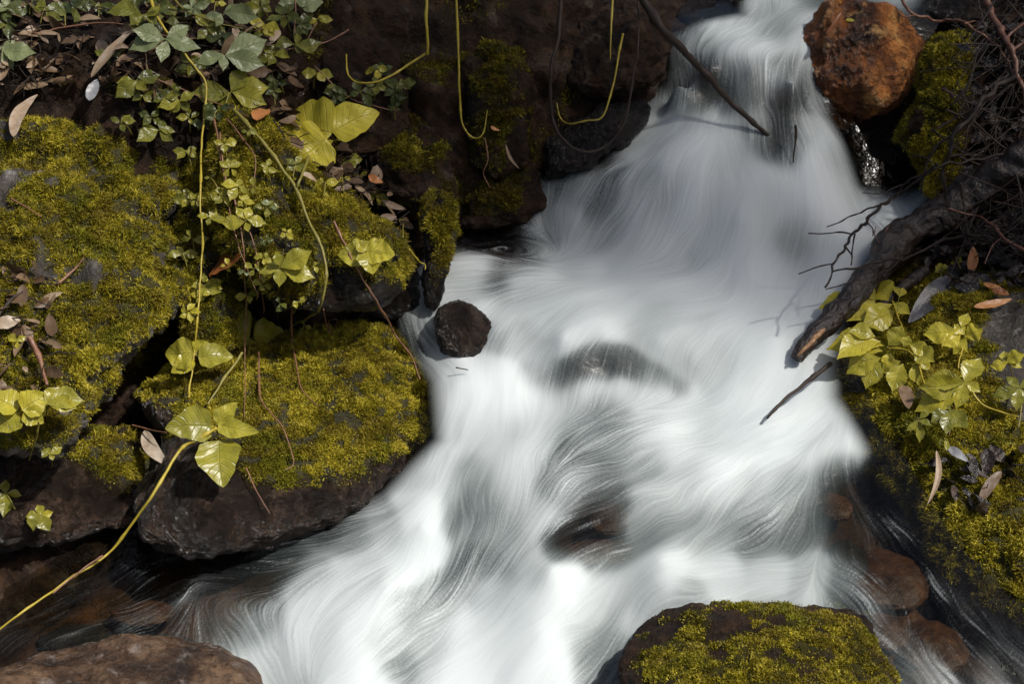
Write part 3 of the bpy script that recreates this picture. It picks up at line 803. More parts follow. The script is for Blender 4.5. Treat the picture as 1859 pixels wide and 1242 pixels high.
base = upsample(foam_fn, 0.006)
wd = upsample(lambda q: poly_sd(q[:, 0], q[:, 1], EDGE_XY), 0.008)
edge_k = sstep(-0.02, 0.03, wd)
amp = 0.37 * (1 - np.abs(2 * base - 1) ** 2) + 0.03
streak = 0.68 + 0.07 * L1 * patch_l + 0.10 * L4
f0 = base + amp * ((0.4 + 0.6 * patch_l) * (0.11 + 0.22 * sstep(0.6, 0.15, base)) * (L1 + 0.55 * L2) + 0.13 * L3 + 0.30 * L4 + 0.16 * L5)
fil = 0.22 * sstep(0.9, 2.4, 0.5 * L1 + 0.75 * L2) * sstep(0.015, 0.09, base) * (1 - sstep(0.25, 0.5, base))  # white threads: foam in the channels, painted sky highlights in the left pool
milk = sstep(0.10, 0.45, blur(base, 8)) * sstep(-0.02, 0.06, wd)
f0 = f0 + fil
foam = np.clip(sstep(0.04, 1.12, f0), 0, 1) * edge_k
disp = (0.006 * L4 + 0.0012 * L3 + 0.0003 * L2) * sstep(-.02, .05, wd)
Zw = Z + disp
keep = wd > -0.07


def sheet(name, Zs, foamv, streakv, keep, mat, parent=None):
    idx = np.full(shape, -1, np.int64); idx[keep] = np.arange(keep.sum())
    a, b, c, d = idx[:-1, :-1], idx[1:, :-1], idx[1:, 1:], idx[:-1, 1:]
    ok = (a >= 0) & (b >= 0) & (c >= 0) & (d >= 0)
    F = np.stack([a[ok], b[ok], c[ok], d[ok]], -1)
    V = np.stack([X[keep], Y[keep], Zs[keep]], -1)
    return mk(name, V, F, mat, parent, origin=(0, 0, 0), attrs={'milk': milk[keep], 'foam': foamv[keep], 'streak': np.clip(streakv[keep], 0, 1)})


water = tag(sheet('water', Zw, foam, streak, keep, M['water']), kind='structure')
# ------------------------------------------------------------------ moss made of small bent shoots
def moss_mat():
    t = NT('moss'); k = t.attr('tint')
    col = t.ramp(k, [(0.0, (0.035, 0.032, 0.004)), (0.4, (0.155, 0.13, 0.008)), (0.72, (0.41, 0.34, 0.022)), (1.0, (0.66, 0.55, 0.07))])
    v = t.obj()
    col = t.mix(t.math('MULTIPLY', t.ramp(t.noise(13, 5, 0.65, v), [(0.42, 1.0), (0.52, 0.0)]), 0.5), col, (0.10, 0.062, 0.012))
    col = t.mix(t.math('MULTIPLY', t.ramp(t.noise(9, 4, 0.6, v, 0.6), [(0.52, 0.0), (0.62, 1.0)]), 0.6), col, (0.15, 0.155, 0.010))
    d = t.principled(Base_Color=col, Roughness=0.55, Specular_IOR_Level=0.25)
    tr = t.n('BsdfTranslucent'); t.l(col, tr.inputs[0])
    m = t.n('MixShader'); m.inputs[0].default_value = 0.3; t.l(d, m.inputs[1]); t.l(tr.outputs[0], m.inputs[2])
    return t.done(m.outputs[0])


M['moss'] = moss_mat()


def moss_on(owner, V, F, m, dens, seed, length=0.009, width=0.0015, name='moss', tone=0.0):
    r = np.random.default_rng(seed)
    T = F if F.shape[1] == 3 else np.concatenate([F[:, [0, 1, 2]], F[:, [0, 2, 3]]])
    A, B, C = V[T[:, 0]], V[T[:, 1]], V[T[:, 2]]
    n = np.cross(B - A, C - A); ar = np.linalg.norm(n, axis=1) / 2
    n = n / (2 * ar[:, None] + 1e-15)
    mm = m[T].mean(1)
    cen = (A + B + C) / 3
    px, py = proj(cen)
    vis = ((n * (CAM - cen)).sum(1) / np.linalg.norm(CAM - cen, axis=1) > -0.35) & (px > -160) & (px < 2020) & (py > -120) & (py < 1360)
    cush = fbm(cen, 30, 3, seed + 20)
    mm = mm * (0.08 + 0.92 * sstep(-0.32, 0.12, cush))
    w = ar * mm * vis
    cnt = int(w.sum() * dens)
    if cnt < 20: return None
    pick = r.choice(len(T), cnt, p=w / w.sum())
    a, b = r.random(cnt), r.random(cnt)
    f = a + b > 1; a[f], b[f] = 1 - a[f], 1 - b[f]
    P = A[pick] + a[:, None] * (B[pick] - A[pick]) + b[:, None] * (C[pick] - A[pick])
    nn = n[pick]
    clump = fbm(P, 55, 2, seed) + 0.5 * cush[pick]; big = fbm(P, 11, 3, seed + 2)
    L = length * (0.55 + 0.9 * r.random(cnt)) * np.clip(1 + 0.9 * clump, 0.4, 2) * (0.6 + 0.4 * mm[pick])
    lean = r.normal(size=(cnt, 3)) * 0.55 + np.stack([fbm(P, 25, 1, seed + 3), fbm(P, 25, 1, seed + 4), fbm(P, 25, 1, seed + 5)], 1) * 1.2
    d1 = nn + lean + np.array([0, -0.1, 0.25]); d1 /= np.linalg.norm(d1, axis=1)[:, None]
    d2 = d1 + r.normal(size=(cnt, 3)) * 0.5 + np.array([0, 0, -0.45]); d2 /= np.linalg.norm(d2, axis=1)[:, None]
    s = np.cross(d1, r.normal(size=(cnt, 3))); s /= np.linalg.norm(s, axis=1)[:, None] + 1e-9
    w_ = (width * (0.6 + 0.8 * r.random(cnt)))[:, None]
    p0 = P - nn * 0.002
    p1 = P + d1 * (L * 0.6)[:, None]
    p2 = p1 + d2 * (L * 0.6)[:, None]
    VV = np.stack([p0 - s * w_ * 0.4, p0 + s * w_ * 0.4, p1 - s * w_ * 0.6, p1 + s * w_ * 0.6, p2], 1).reshape(-1, 3)
    i = np.arange(cnt)[:, None] * 5
    F4 = i + np.array([[0, 1, 3, 2]]); F3 = i + np.array([[2, 3, 4]])
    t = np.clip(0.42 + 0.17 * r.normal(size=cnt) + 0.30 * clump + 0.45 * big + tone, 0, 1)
    tint = np.repeat(t, 5)
    o = mk(name, VV, [F3, F4], M['moss'], owner if owner is not None else None, origin=(0, 0, 0) if owner is None else None, attrs={'tint': tint})
    o['kind'] = 'stuff'
    return o


for k, (o, V, F, m, den, ton, mlen) in enumerate(SURF):
    if m.max() > 0.05:
        moss_on(o, V, F, np.clip(m * 1.2 - 0.1, 0, 1), 520000 * den, 100 + k, tone=ton + 0.10, length=mlen)
gs = inview & (gm > 0.02)
fsel = gs[GF].any(1)
tag(moss_on(None, GV, GF[fsel], np.clip(gm * 1.2 - 0.1, 0, 1), 420000, 300, name='ground_moss', tone=-0.1), kind='stuff')
# ------------------------------------------------------------------ unseen trees added to shade the upper falls and back bank
def shade_tree(name, base, centre, rad, nleaf, seed, label, hole=0.0):
    r = np.random.default_rng(seed)
    root = tag(empty(name, base), label, 'tree', 'unseen trees added for shade')
    base = np.array(base, float); centre = np.array(centre, float)
    t = np.linspace(0, 1, 24)[:, None]
    path = base + (centre - base) * t + np.array([0.12, 0.1, 0]) * np.sin(t * 5)
    trunk = MB(); trunk.add(*tube(path, [0.22, 0.14, 0.06], 12, 0.2, seed))
    ends = []
    for k in range(14):
        s = 0.45 + 0.5 * r.random(); p0 = path[int(s * 23)]
        d = r.normal(size=3); d[2] = abs(d[2]) * 0.4; d /= np.linalg.norm(d)
        p1 = centre + d * rad * 0.8
        q = p0 + (p1 - p0) * t + 0.06 * np.sin(t * 6 + k) * r.normal(size=3)
        trunk.add(*tube(q, [0.03, 0.015, 0.005], 7, 0.2, seed + k)); ends.append(q[8:])
    trunk.build('trunk', M['twig'], root)
    E = np.concatenate(ends)
    cl = E[r.integers(0, len(E), nleaf // 30)] + r.normal(size=(nleaf // 30, 3)) * 0.16 * rad
    p = np.repeat(cl, 30, 0); p = p + r.normal(size=p.shape) * 0.16
    n = len(p)
    d = r.normal(size=(n, 3)); d /= np.linalg.norm(d, axis=1)[:, None]
    u = np.cross(d, r.normal(size=(n, 3))); u /= np.linalg.norm(u, axis=1)[:, None]
    L = 0.05 + 0.04 * r.random(n)
    VV = np.stack([p, p + d * (L * .5)[:, None] + u * (L * .28)[:, None], p + d * L[:, None], p + d * (L * .5)[:, None] - u * (L * .28)[:, None]], 1).reshape(-1, 3)
    mk('crown', VV, np.arange(n * 4).reshape(n, 4), M['leaf_green'], root, attrs={'tint': np.repeat(0.3 + 0.3 * r.random(n), 4)})


def simple_mat(name, stops, rough=0.6, scale=30, bump=0.5, bd=0.004, trans=0.0, spec=0.5):
    t = NT(name); v = t.obj()
    nz = t.noise(scale, 6, 0.65, v)
    k = t.math('ADD', t.math('MULTIPLY', nz, 0.6), t.math('MULTIPLY', t.attr('tint'), 0.7))
    col = t.ramp(k, stops)
    sh = t.principled(Base_Color=col, Roughness=rough, Normal=t.bump(nz, bump, bd), Specular_IOR_Level=spec)
    if trans:
        tr = t.n('BsdfTranslucent'); t.l(col, tr.inputs[0]); m = t.n('MixShader'); m.inputs[0].default_value = trans
        t.l(sh, m.inputs[1]); t.l(tr.outputs[0], m.inputs[2]); sh = m.outputs[0]
    return t.done(sh)


M['twig'] = simple_mat('dark_twig', [(0.2, (0.006, 0.005, 0.005)), (0.5, (0.02, 0.014, 0.011)), (0.9, (0.05, 0.034, 0.024))], 0.6, 60, spec=0.25)
M['leaf_green'] = simple_mat('canopy_leaf', [(0.2, (0.02, 0.03, 0.006)), (0.8, (0.08, 0.10, 0.015))], 0.4, 30, 0.2, 0.002, 0.3)
shade_tree('unseen_shade_tree', (7.4, 3.2, 2.6), (5.9, 2.25, 8.8), 0.8, 1300, 5, 'unseen leafy tree added out of frame to shade the upper falls')
shade_tree('unseen_shade_tree', (6.6, 1.6, 2.4), (5.0, 1.40, 8.8), 0.62, 2600, 8, 'unseen slender leafy tree added out of frame to shade the back left bank')
# ------------------------------------------------------------------ nearest surface along a pixel's ray (to set plants on what they grow on)
CELL = 7
ZW_, ZH_ = 2100 // CELL, 1500 // CELL
zb = np.full((ZW_, ZH_), 99.0)
for Vs in [GV[inview]] + [s[1] for s in SURF] + [np.stack([X[keep], Y[keep], Zw[keep]], -1)]:
    px, py = proj(Vs); w = (Vs - CAM) @ CF
    i = ((px + 120) // CELL).astype(int); j = ((py + 120) // CELL).astype(int)
    ok = (i >= 0) & (i < ZW_) & (j >= 0) & (j < ZH_)
    np.minimum.at(zb, (i[ok], j[ok]), w[ok])
for _ in range(30):
    h = zb > 98
    if not h.any(): break
    c = np.pad(zb, 1, constant_values=99.0)
    st_ = np.stack([c[1 + a:1 + a + ZW_, 1 + b:1 + b + ZH_] for a in (-1, 0, 1) for b in (-1, 0, 1)])
    zb = np.where(h, st_.min(0), zb)
c = np.pad(zb, 1, mode='edge')
zb = np.stack([c[1 + a:1 + a + ZW_, 1 + b:1 + b + ZH_] for a in (-1, 0, 1) for b in (-1, 0, 1)]).min(0)
zb = blur(zb, 1)


def depth_at(px, py):
    i = np.clip(((np.asarray(px) + 120) // CELL).astype(int), 0, ZW_ - 1); j = np.clip(((np.asarray(py) + 120) // CELL).astype(int), 0, ZH_ - 1)
    return zb[i, j]


def on(px, py, off=0.0):
    """point `off` metres in front of the surface seen at a pixel"""
    return CAM + rays(px, py) * (depth_at(px, py) - off)[..., None]


def leaf_mat(name, stops, rough=0.3, spec=0.45, trans=0.35):
    t = NT(name)
    uv = t.n('TexCoord').outputs['UV']; sp = t.n('SeparateXYZ'); t.l(uv, sp.inputs[0])
    s, v = sp.outputs[0], sp.outputs[1]
    av = t.math('ABSOLUTE', v)
    mid = t.ramp(av, [(0.0, 1.0), (0.05, 0.0)])
    ph = t.math('FRACT', t.math('SUBTRACT', t.math('MULTIPLY', s, 7.0), t.math('MULTIPLY', av, 1.6)))
    lat = t.ramp(t.math('ABSOLUTE', t.math('SUBTRACT', ph, 0.5)), [(0.0, 1.0), (0.10, 0.0)])
    vein = t.math('MAXIMUM', mid, t.math('MULTIPLY', lat, 0.6))
    nz = t.noise(45, 5, 0.6, t.obj())
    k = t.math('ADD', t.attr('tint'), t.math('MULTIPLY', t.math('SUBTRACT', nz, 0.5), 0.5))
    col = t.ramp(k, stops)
    col = t.mix(t.math('MULTIPLY', vein, 0.22), col, (0.5, 0.46, 0.14))
    col = t.mix(t.math('MULTIPLY', t.ramp(t.noise(120, 3, 0.5, t.obj()), [(0.66, 0.0), (0.72, 1.0)]), 0.5), col, (0.12, 0.07, 0.02))
    h = t.math('ADD', t.math('MULTIPLY', vein, -0.8), t.math('MULTIPLY', nz, 0.8))
    b = t.bump(h, 0.6, 0.003)
    ro = t.math('ADD', t.math('MULTIPLY', nz, 0.2), rough - 0.08)
    sh = t.principled(Base_Color=col, Roughness=ro, Normal=b, Specular_IOR_Level=spec)
    tr = t.n('BsdfTranslucent'); t.l(col, tr.inputs[0]); t.l(b, tr.inputs['Normal'])
    m = t.n('MixShader'); m.inputs[0].default_value = trans; t.l(sh, m.inputs[1]); t.l(tr.outputs[0], m.inputs[2])
    return t.done(m.outputs[0])


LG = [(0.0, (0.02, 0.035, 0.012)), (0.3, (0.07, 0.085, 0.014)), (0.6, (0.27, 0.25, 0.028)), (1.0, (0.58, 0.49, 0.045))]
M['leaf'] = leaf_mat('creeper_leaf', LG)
M['sky_sheen_leaf'] = leaf_mat('sky_sheen_creeper_leaf', [(0.0, (0.07, 0.09, 0.03)), (0.5, (0.20, 0.235, 0.10)), (1.0, (0.32, 0.35, 0.16))], 0.4, 0.6)  # green leaf with the sky's reflection painted into a lighter colour
M['yellow_stem'] = simple_mat('yellow_stem', [(0.2, (0.12, 0.09, 0.01)), (0.6, (0.32, 0.24, 0.02)), (1.0, (0.45, 0.36, 0.05))], 0.4, 90)
M['green_stem'] = simple_mat('olive_stem', [(0.2, (0.05, 0.045, 0.01)), (0.6, (0.15, 0.13, 0.02)), (1.0, (0.28, 0.22, 0.04))], 0.45, 90)
M['red_stem'] = simple_mat('reddish_stem', [(0.2, (0.05, 0.02, 0.012)), (0.6, (0.16, 0.07, 0.04)), (1.0, (0.3, 0.17, 0.08))], 0.45, 90)
M['dead_leaf'] = simple_mat('dead_leaf', [(0.1, (0.03, 0.017, 0.008)), (0.5, (0.14, 0.085, 0.045)), (0.8, (0.30, 0.21, 0.13)), (1.0, (0.46, 0.39, 0.31))], 0.5, 40, 0.6, 0.003, 0.15)
M['rust_leaf'] = simple_mat('rust_leaf', [(0.1, (0.09, 0.025, 0.008)), (0.6, (0.34, 0.12, 0.03)), (1.0, (0.55, 0.26, 0.09))], 0.4, 40, 0.6, 0.003, 0.2)
M['grey_leaf'] = simple_mat('grey_leaf', [(0.1, (0.02, 0.02, 0.024)), (0.6, (0.12, 0.12, 0.13)), (1.0, (0.4, 0.4, 0.4))], 0.3, 40, 0.8, 0.004, 0.05)
M['bark'] = simple_mat('wet_bark', [(0.25, (0.005, 0.004, 0.0035)), (0.5, (0.016, 0.011, 0.009)), (0.75, (0.05, 0.033, 0.025)), (1.0, (0.12, 0.08, 0.06))], 0.32, 26, 1.0, 0.015)
lr = np.random.default_rng(99)
UPV = np.array([0, 0, 1.0])


def leaflet(b, t, n, wr, style='creeper', seed=0):
    """a thin curved blade from base point b to tip t"""
    r = np.random.default_rng(seed)
    ax = t - b; L = np.linalg.norm(ax); ax = ax / L
    n = n - ax * (n @ ax); n /= np.linalg.norm(n) + 1e-9
    sd = np.cross(n, ax)
    nu, nv = 25, 9
    s = np.linspace(0, 1, nu); v = np.linspace(-1, 1, nv)
    S, Vv = np.meshgrid(s, v, indexing='ij')
    def prof(q, side):
        if style == 'ivy':
            w = np.clip(np.sin(np.pi * q ** 0.62), 0, 1) ** 0.62 * (1 - 0.30 * q ** 3)
            w = w * (1 + 0.05 * np.sin(q * 12 + side * 1.3 + r0) + 0.03 * np.sin(q * 27 + side))
        elif style == 'dead':
            w = np.clip(np.sin(np.pi * q ** 0.8), 0, 1) ** 0.7
        else:
            w = np.clip(np.sin(np.pi * q ** 1.08), 0, 1) ** 1.15 * (1 - 0.35 * sstep(0.65, 1.0, q))
            w = w * (1 + 0.11 * (np.abs(((q * 8.5) % 1) - 0.5) * 2 - 0.5) * (q > 0.15))
        return w
    r0 = r.random() * 6
    w = np.where(Vv < 0, prof(S, -1) * (0.9 + 0.25 * r.random()), prof(S, 1) * (0.9 + 0.25 * r.random())) * wr * L * 0.5
    fold = 0.10 + 0.22 * r.random(); droop = (0.05 + 0.22 * r.random()) * L; bend = r.normal() * 0.07 * L
    z = fold * np.abs(Vv) ** 1.3 * w - droop * S ** 2 + 0.07 * w * np.sin(S * 9 + Vv * 2 + r0) + 0.05 * w * np.sin(S * 21 + r0) * np.abs(Vv)
    P = b + (S * L)[..., None] * ax + (Vv * w + bend * np.sin(np.pi * S))[..., None] * sd + (z + droop * 0.5 * S)[..., None] * n
    return P.reshape(-1, 3), grid_faces(nu, nv), np.stack([S, Vv], -1).reshape(-1, 2)


LFN = [0]


def compound(root, cx, cy, tips, w=0.5, tone=0.6, pale=0, off=0.03, style='creeper', stem='green_stem', pet=True):
    LFN[0] += 1
    k = LFN[0]
    c = on([cx], [cy], off)[0]
    toc = (CAM - c) / np.linalg.norm(CAM - c)
    lw = MB()
    end = on([cx + lr.normal() * 8], [cy + 22 + 8 * lr.random()], -0.002)[0]
    t_ = np.linspace(0, 1, 9)[:, None]
    pth = c * (1 - t_) + end * t_ + np.sin(t_ * np.pi) * np.array([0, 0, 0.006])
    lw.add(*tube(pth, [0.0011, 0.0014], 5), a=0.6)
    lf = lw.build('leaf', M[stem], root)
    for tp in tips:
        if len(tp) >= 4:
            b = CAM + rays([tp[0]], [tp[1]])[0] * ((c - CAM) @ CF + 0.004 * lr.normal()); tx, ty = tp[2], tp[3]
        else:
            b = c + 0.002 * lr.normal(size=3); tx, ty = tp[0], tp[1]
        n = 0.38 * UPV + 0.85 * toc + lr.normal(size=3) * 0.22
        n /= np.linalg.norm(n)
        d = rays([tx], [ty])[0]
        t3 = CAM + d * (((b - CAM) @ n) / (d @ n))
        ww = tp[4] if len(tp) == 5 else w
        V, F, uv = leaflet(b, t3, n, ww * (1.08 + 0.2 * lr.random()), style, k * 10 + len(tips))
        tn = np.clip(tone + lr.normal() * 0.06, 0, 1)
        mk('leaflet', V, F, M['sky_sheen_leaf'] if pale else M['leaf'], lf, attrs={'tint': np.full(len(V), tn)}, uv=uv)


def stem_path(pts, off, wob=0.0, seed=0):
    s = smooth_poly(pts, 10)
    d = depth_at(s[:, 0], s[:, 1])
    k = np.ones(13) / 13
    d = np.convolve(np.pad(d, 6, mode='edge'), k, 'valid') if len(d) > 3 else d
    o = np.interp(np.linspace(0, 1, len(s)), np.linspace(0, 1, len(off)), off) if np.ndim(off) else off
    P = CAM + rays(s[:, 0], s[:, 1]) * (d - o)[:, None]
    if wob: P = P + wob * np.stack([fbm(P, 18, 2, seed + q) for q in range(3)], 1)
    return P


def plant(name, label, cat, stems, leaves, group=None):
    x0, y0 = (stems[0][0][-1] if stems else leaves[0][:2])
    root = tag(empty(name, on([x0], [y0])[0]), label, cat, group)
    for i, (pts, rpx, mat, off) in enumerate(stems):
        P = stem_path(pts, off, 0.0035, i)
        sc = depth_at(pts[0][0], pts[0][1]) / FPX
        nn_ = len(P); q_ = np.arange(nn_); rad_ = rpx * sc * np.linspace(1.05, 0.55, nn_) * (1 + 0.55 * np.exp(-((q_ + 4 * i) % 13 - 6) ** 2 / 1.2))
        mb = MB(); mb.add(*tube(P, rad_, 7, 0.2, i), a=0.5)
        mb.build('stem', M[mat], root)
    for lf in leaves:
        kw = lf[3] if len(lf) > 3 else {}
        compound(root, lf[0], lf[1], lf[2], **kw)
    return root


G = dict
PA = G(pale=1, tone=0.5, w=0.44)  # pale leaves: sky gloss carried by the leaf colour
plant('creeper', 'long creeper with a straight yellow green stem dropping over the left moss', 'creeper',
 [([(268,-30),(285,30),(330,90),(358,125),(374,160),(366,250),(363,340),(367,430),(362,540),(352,650),(343,722)], 2.3, 'yellow_stem', [0.06,0.05,0.03])],
 [(300,70,[(240,52),(343,43),(232,88),(365,84),(293,112)],G(PA,off=.07)),(407,100,[(487,68),(482,117),(356,113),(406,128)],G(PA,off=.06)),(420,166,[(448,122),(490,157),(485,189),(395,203),(348,166)],G(tone=.55,off=.06,w=.5)),
  (325,182,[(308,167),(354,168),(286,193),(308,204),(346,201)],G(tone=.5)),(290,235,[(298,215),(319,238),(314,256),(248,255),(249,236)],G(tone=.45,w=.45)),(338,276,[(312,271),(359,267),(359,286),(320,287)],G(tone=.6)),
  (248,148,[(291,133),(266,161),(210,148),(210,177)],G(tone=.45,w=.5)),(347,364,[(312,362),(358,352),(363,375),(330,376)],G(tone=.55)),(382,396,[(357,391),(392,378),(415,394),(376,409)],G(tone=.6)),
  (350,433,[(337,417),(380,430),(330,439)],G(tone=.55)),(370,518,[(369,495),(405,508),(403,530),(369,546),(347,521)],G(tone=.6,w=.48)),
  (356,645,[(352,640,298,642,.75),(350,640,380,622,.7),(360,650,424,646,.6),(350,650,310,676,.6)],G(tone=.72,style='ivy'))])
plant('creeper', 'creeper with thin red stems and small bright leaves down the dark crevice', 'creeper',
 [([(380,180),(395,255),(408,320),(432,380),(458,430),(472,500),(480,568)], 1.6, 'red_stem', .015),([(425,360),(440,440),(446,540),(444,650),(443,760)],1.4,'red_stem',.015),([(410,215),(440,250),(462,285),(460,340)],1.3,'red_stem',.015)],
 [(484,303,[(471,298),(490,286),(503,311),(484,317)],G(tone=.6)),(452,237,[(437,238),(469,240),(449,248)],G(tone=.5)),(433,338,[(401,333),(418,363),(452,349),(436,322)],G(tone=.68)),(463,338,[(457,320),(478,342),(459,352)],G(tone=.6)),
  (446,400,[(400,404),(428,375),(454,374),(484,405),(451,421)],G(tone=.72,off=.04)),(511,484,[(500,456),(566,454),(573,503),(507,521),(469,495)],G(tone=.62,off=.045,w=.52)),(450,537,[(425,538),(473,533),(454,551)],G(tone=.66)),
  (508,552,[(500,566),(520,560),(505,538)],G(tone=.3)),(541,547,[(531,557),(552,537),(539,560)],G(tone=.75)),(382,323,[(370,322),(390,317),(380,331)],G(tone=.5)),(490,371,[(473,367),(503,381)],PA),(443,494,[(430,497),(455,497)],PA),(568,483,[(577,476),(577,496)],G(tone=.6)),(555,590,[(548,580),(566,596)],G(tone=.7))])
plant('ivy', 'ivy with a thick brown stem and one large pale yellow three part leaf', 'ivy',
 [([(425,198),(462,240),(502,290),(538,345),(560,400),(588,460),(592,510),(578,562),(530,592)], 3.4, 'green_stem', [.02,.02,.035,.02]),([(560,285),(548,318),(537,345)],3.0,'green_stem',[.07,.02])],
 [(600,245,[(602,242,514,212,.85),(603,240,690,199,.58),(592,250,535,290,.95)],G(tone=.97,off=.08,style='ivy')),(608,255,[(620,252),(590,262)],G(tone=.95,off=.07)),
  (457,612,[(455,606,385,592,.95),(460,608,530,616,.8),(455,615,440,640,1.1)],G(tone=.78,off=.07,style='ivy'))])
plant('ivy', 'ivy on a long yellow cane with very large glossy leaves above the lower left pool', 'ivy',
 [([(393,778),(360,800),(330,815),(300,862),(250,938),(190,1010),(120,1055),(60,1100),(-30,1165)], 2.9, 'yellow_stem', [.10,.10,.14,.16]),([(188,1010),(150,1035),(120,1058),(98,1078)],1.7,'red_stem',[.15,.15]),([(440,640),(410,684),(378,735)],2.8,'green_stem',[.06,.03])],
 [(393,771,[(386,774,300,778,.62),(392,766,430,730,.55),(396,770,470,784,.42),(398,800,406,884,.74)],G(tone=.66,off=.10,style='ivy'))])
plant('creeper', 'single lobed leaf on a brown runner hanging from ridge to boulder', 'creeper',
 [([(605,400),(625,440),(650,490),(690,558),(722,612),(750,655),(763,688)], 2.2, 'red_stem', [.03,.05,.02])],
 [(665,458,[(613,462),(717,462),(677,497),(648,436)],G(tone=.75,off=.05,style='ivy',w=.8))])
SEED = 'little seedlings among the litter'
for cx, cy, tips, tn, lab in [(635,293,[(616,289),(660,289),(632,307),(646,305)],.55,'small four leaved seedling right below the big yellow leaf'),(654,316,[(641,318),(667,311)],.5,'tiny two leaved seedling beside the brown log chip'),
   (622,321,[(611,316),(637,326),(612,330)],.85,'tiny yellow seedling on the litter slope'),(591,330,[(568,338),(580,322),(616,328)],.85,'yellow seedling with a long right leaf on the litter slope'),
   (681,355,[(658,345),(707,360),(690,343),(668,366),(700,374)],.65,'five leaved seedling on dark wood right of the ridge'),(594,196,[(572,191),(608,201),(606,189)],.75,'yellow seedling just above the big pale yellow leaf'),
   (732,404,[(724,398),(740,408)],.75,'tiny yellow seedling by the tip of the mossy ridge'),(606,271,[(594,270),(616,276),(613,264)],.85,'yellow seedling under the right lobe of the big yellow leaf'),
   (92,823,[(74,817),(113,812),(96,837),(75,831)],.6,'four leaved seedling floating in the dark left recess'),(73,935,[(66,916),(97,930),(91,964),(60,965),(46,939)],.62,'five leaved sprig above the dark lower left water'),
   (10,897,[(10,870),(40,900),(5,939),(-18,905)],.55,'sprig with a shiny leaf at the lower left edge'),(32,620,[(12,608),(47,610),(33,636)],.75,'blurred yellow sprig among sticks at the left edge'),
   (1708,488,[(1697,482),(1722,484),(1716,496),(1698,496),(1708,476)],.85,'five leaved yellow seedling on moss under the dead branches'),(1733,473,[(1725,480),(1736,466),(1747,475)],.8,'tiny yellow seedling right of the five leaved one'),
   (1669,522,[(1658,520),(1677,517),(1670,531)],.8,'tiny yellow seedling beside the dried grey leaf'),(480,43,[(450,35),(508,52),(498,65),(464,61)],.75,'yellow green sprig at the edge of the dark bank near the top'),
   (574,133,[(547,130),(606,138),(590,147),(566,124)],.6,'toothed green sprig against the dark back bank')]:
    plant('seedling', lab, 'seedling', [], [(cx, cy, tips, G(tone=tn, off=.02, w=.55))], SEED)
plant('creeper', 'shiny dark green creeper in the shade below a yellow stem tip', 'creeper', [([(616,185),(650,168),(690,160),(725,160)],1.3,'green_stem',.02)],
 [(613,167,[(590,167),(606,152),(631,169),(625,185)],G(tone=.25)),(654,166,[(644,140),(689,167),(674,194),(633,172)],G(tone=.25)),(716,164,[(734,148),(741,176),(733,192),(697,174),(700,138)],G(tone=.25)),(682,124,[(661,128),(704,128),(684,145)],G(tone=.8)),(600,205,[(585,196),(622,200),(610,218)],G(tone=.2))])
plant('creeper', 'creeper sprig with a pink stem reaching right over the dark bank', 'creeper', [([(633,52),(610,68),(580,80),(545,85),(510,92)],1.5,'red_stem',.04),([(575,40),(560,65),(555,82)],1.0,'red_stem',.04)],
 [(533,79,[(538,58),(585,73),(556,92),(498,84)],G(tone=.45,off=.05,w=.45)),(575,33,[(557,42),(606,34),(588,27),(572,48)],G(tone=.6,off=.05))])
plant('creeper', 'toothed leaf with painted sky sheen hanging at the top edge over the dark bank', 'creeper', [([(536,-20),(536,20),(534,60)],1.2,'red_stem',.05)], [(536,0,[(505,5),(517,17),(562,8),(588,2)],G(PA,off=.05,w=.7))])
plant('creeper', 'dense creeper with painted sky sheen along the top edge above the litter', 'creeper', [([(300,-20),(340,20),(400,40),(440,50)],1.6,'green_stem',.05)],
 [(350,15,[(331,10),(381,5),(336,30),(366,24),(352,-6)],PA),(405,25,[(470,32),(437,10),(370,28),(392,48)],G(PA,off=.06)),(260,27,[(192,22),(299,28),(236,46),(292,8)],G(tone=.4,off=.05)),(393,2,[(375,-2),(412,6),(395,12)],G(tone=.75)),(330,40,[(300,38),(350,52),(325,58)],G(tone=.35)),(445,80,[(430,95),(462,88),(450,64)],PA),(180,5,[(150,12),(215,8),(185,26)],G(tone=.3)),(250,-5,[(215,-5),(285,2),(246,16)],G(tone=.35))])
plant('creeper', 'blurred leaves with painted sky sheen in the top left corner', 'creeper', [], [(20,12,[(0,-5),(38,29),(48,2),(-15,18)],PA),(82,14,[(126,6),(113,35),(56,28),(62,5)],G(tone=.35)),(3,88,[(28,71),(65,93),(26,127),(-25,100)],PA)])
plant('ivy', 'blurred broad leaved ivy at the left edge above the dark recess', 'ivy', [([(72,765),(64,800),(53,835)],1.8,'green_stem',[.08,.02])],
 [(36,746,[(34,742,-18,714,.8),(34,750,-8,783,.8),(40,745,88,716,.75),(42,750,80,768,.75)],G(tone=.7,off=.08,style='ivy')),(86,735,[(110,702),(154,727),(140,742)],G(tone=.7,off=.08,w=.55))])
SH = G(off=.06, w=.48, tone=.85)
plant('shrub', 'glossy yellow green shrub shoots over the tip of the dark log', 'shrub', [([(1600,520),(1618,545),(1630,575),(1640,600)],2.0,'yellow_stem',.03)],
 [(1600,545,[(1564,542,1484,558),(1592,545,1550,508),(1614,546,1588,511,.75),(1621,549,1653,570),(1590,545,1547,574),(1622,552,1537,580,.35),(1624,565,1566,590)],SH),(1632,540,[(1640,520),(1622,518)],SH)])
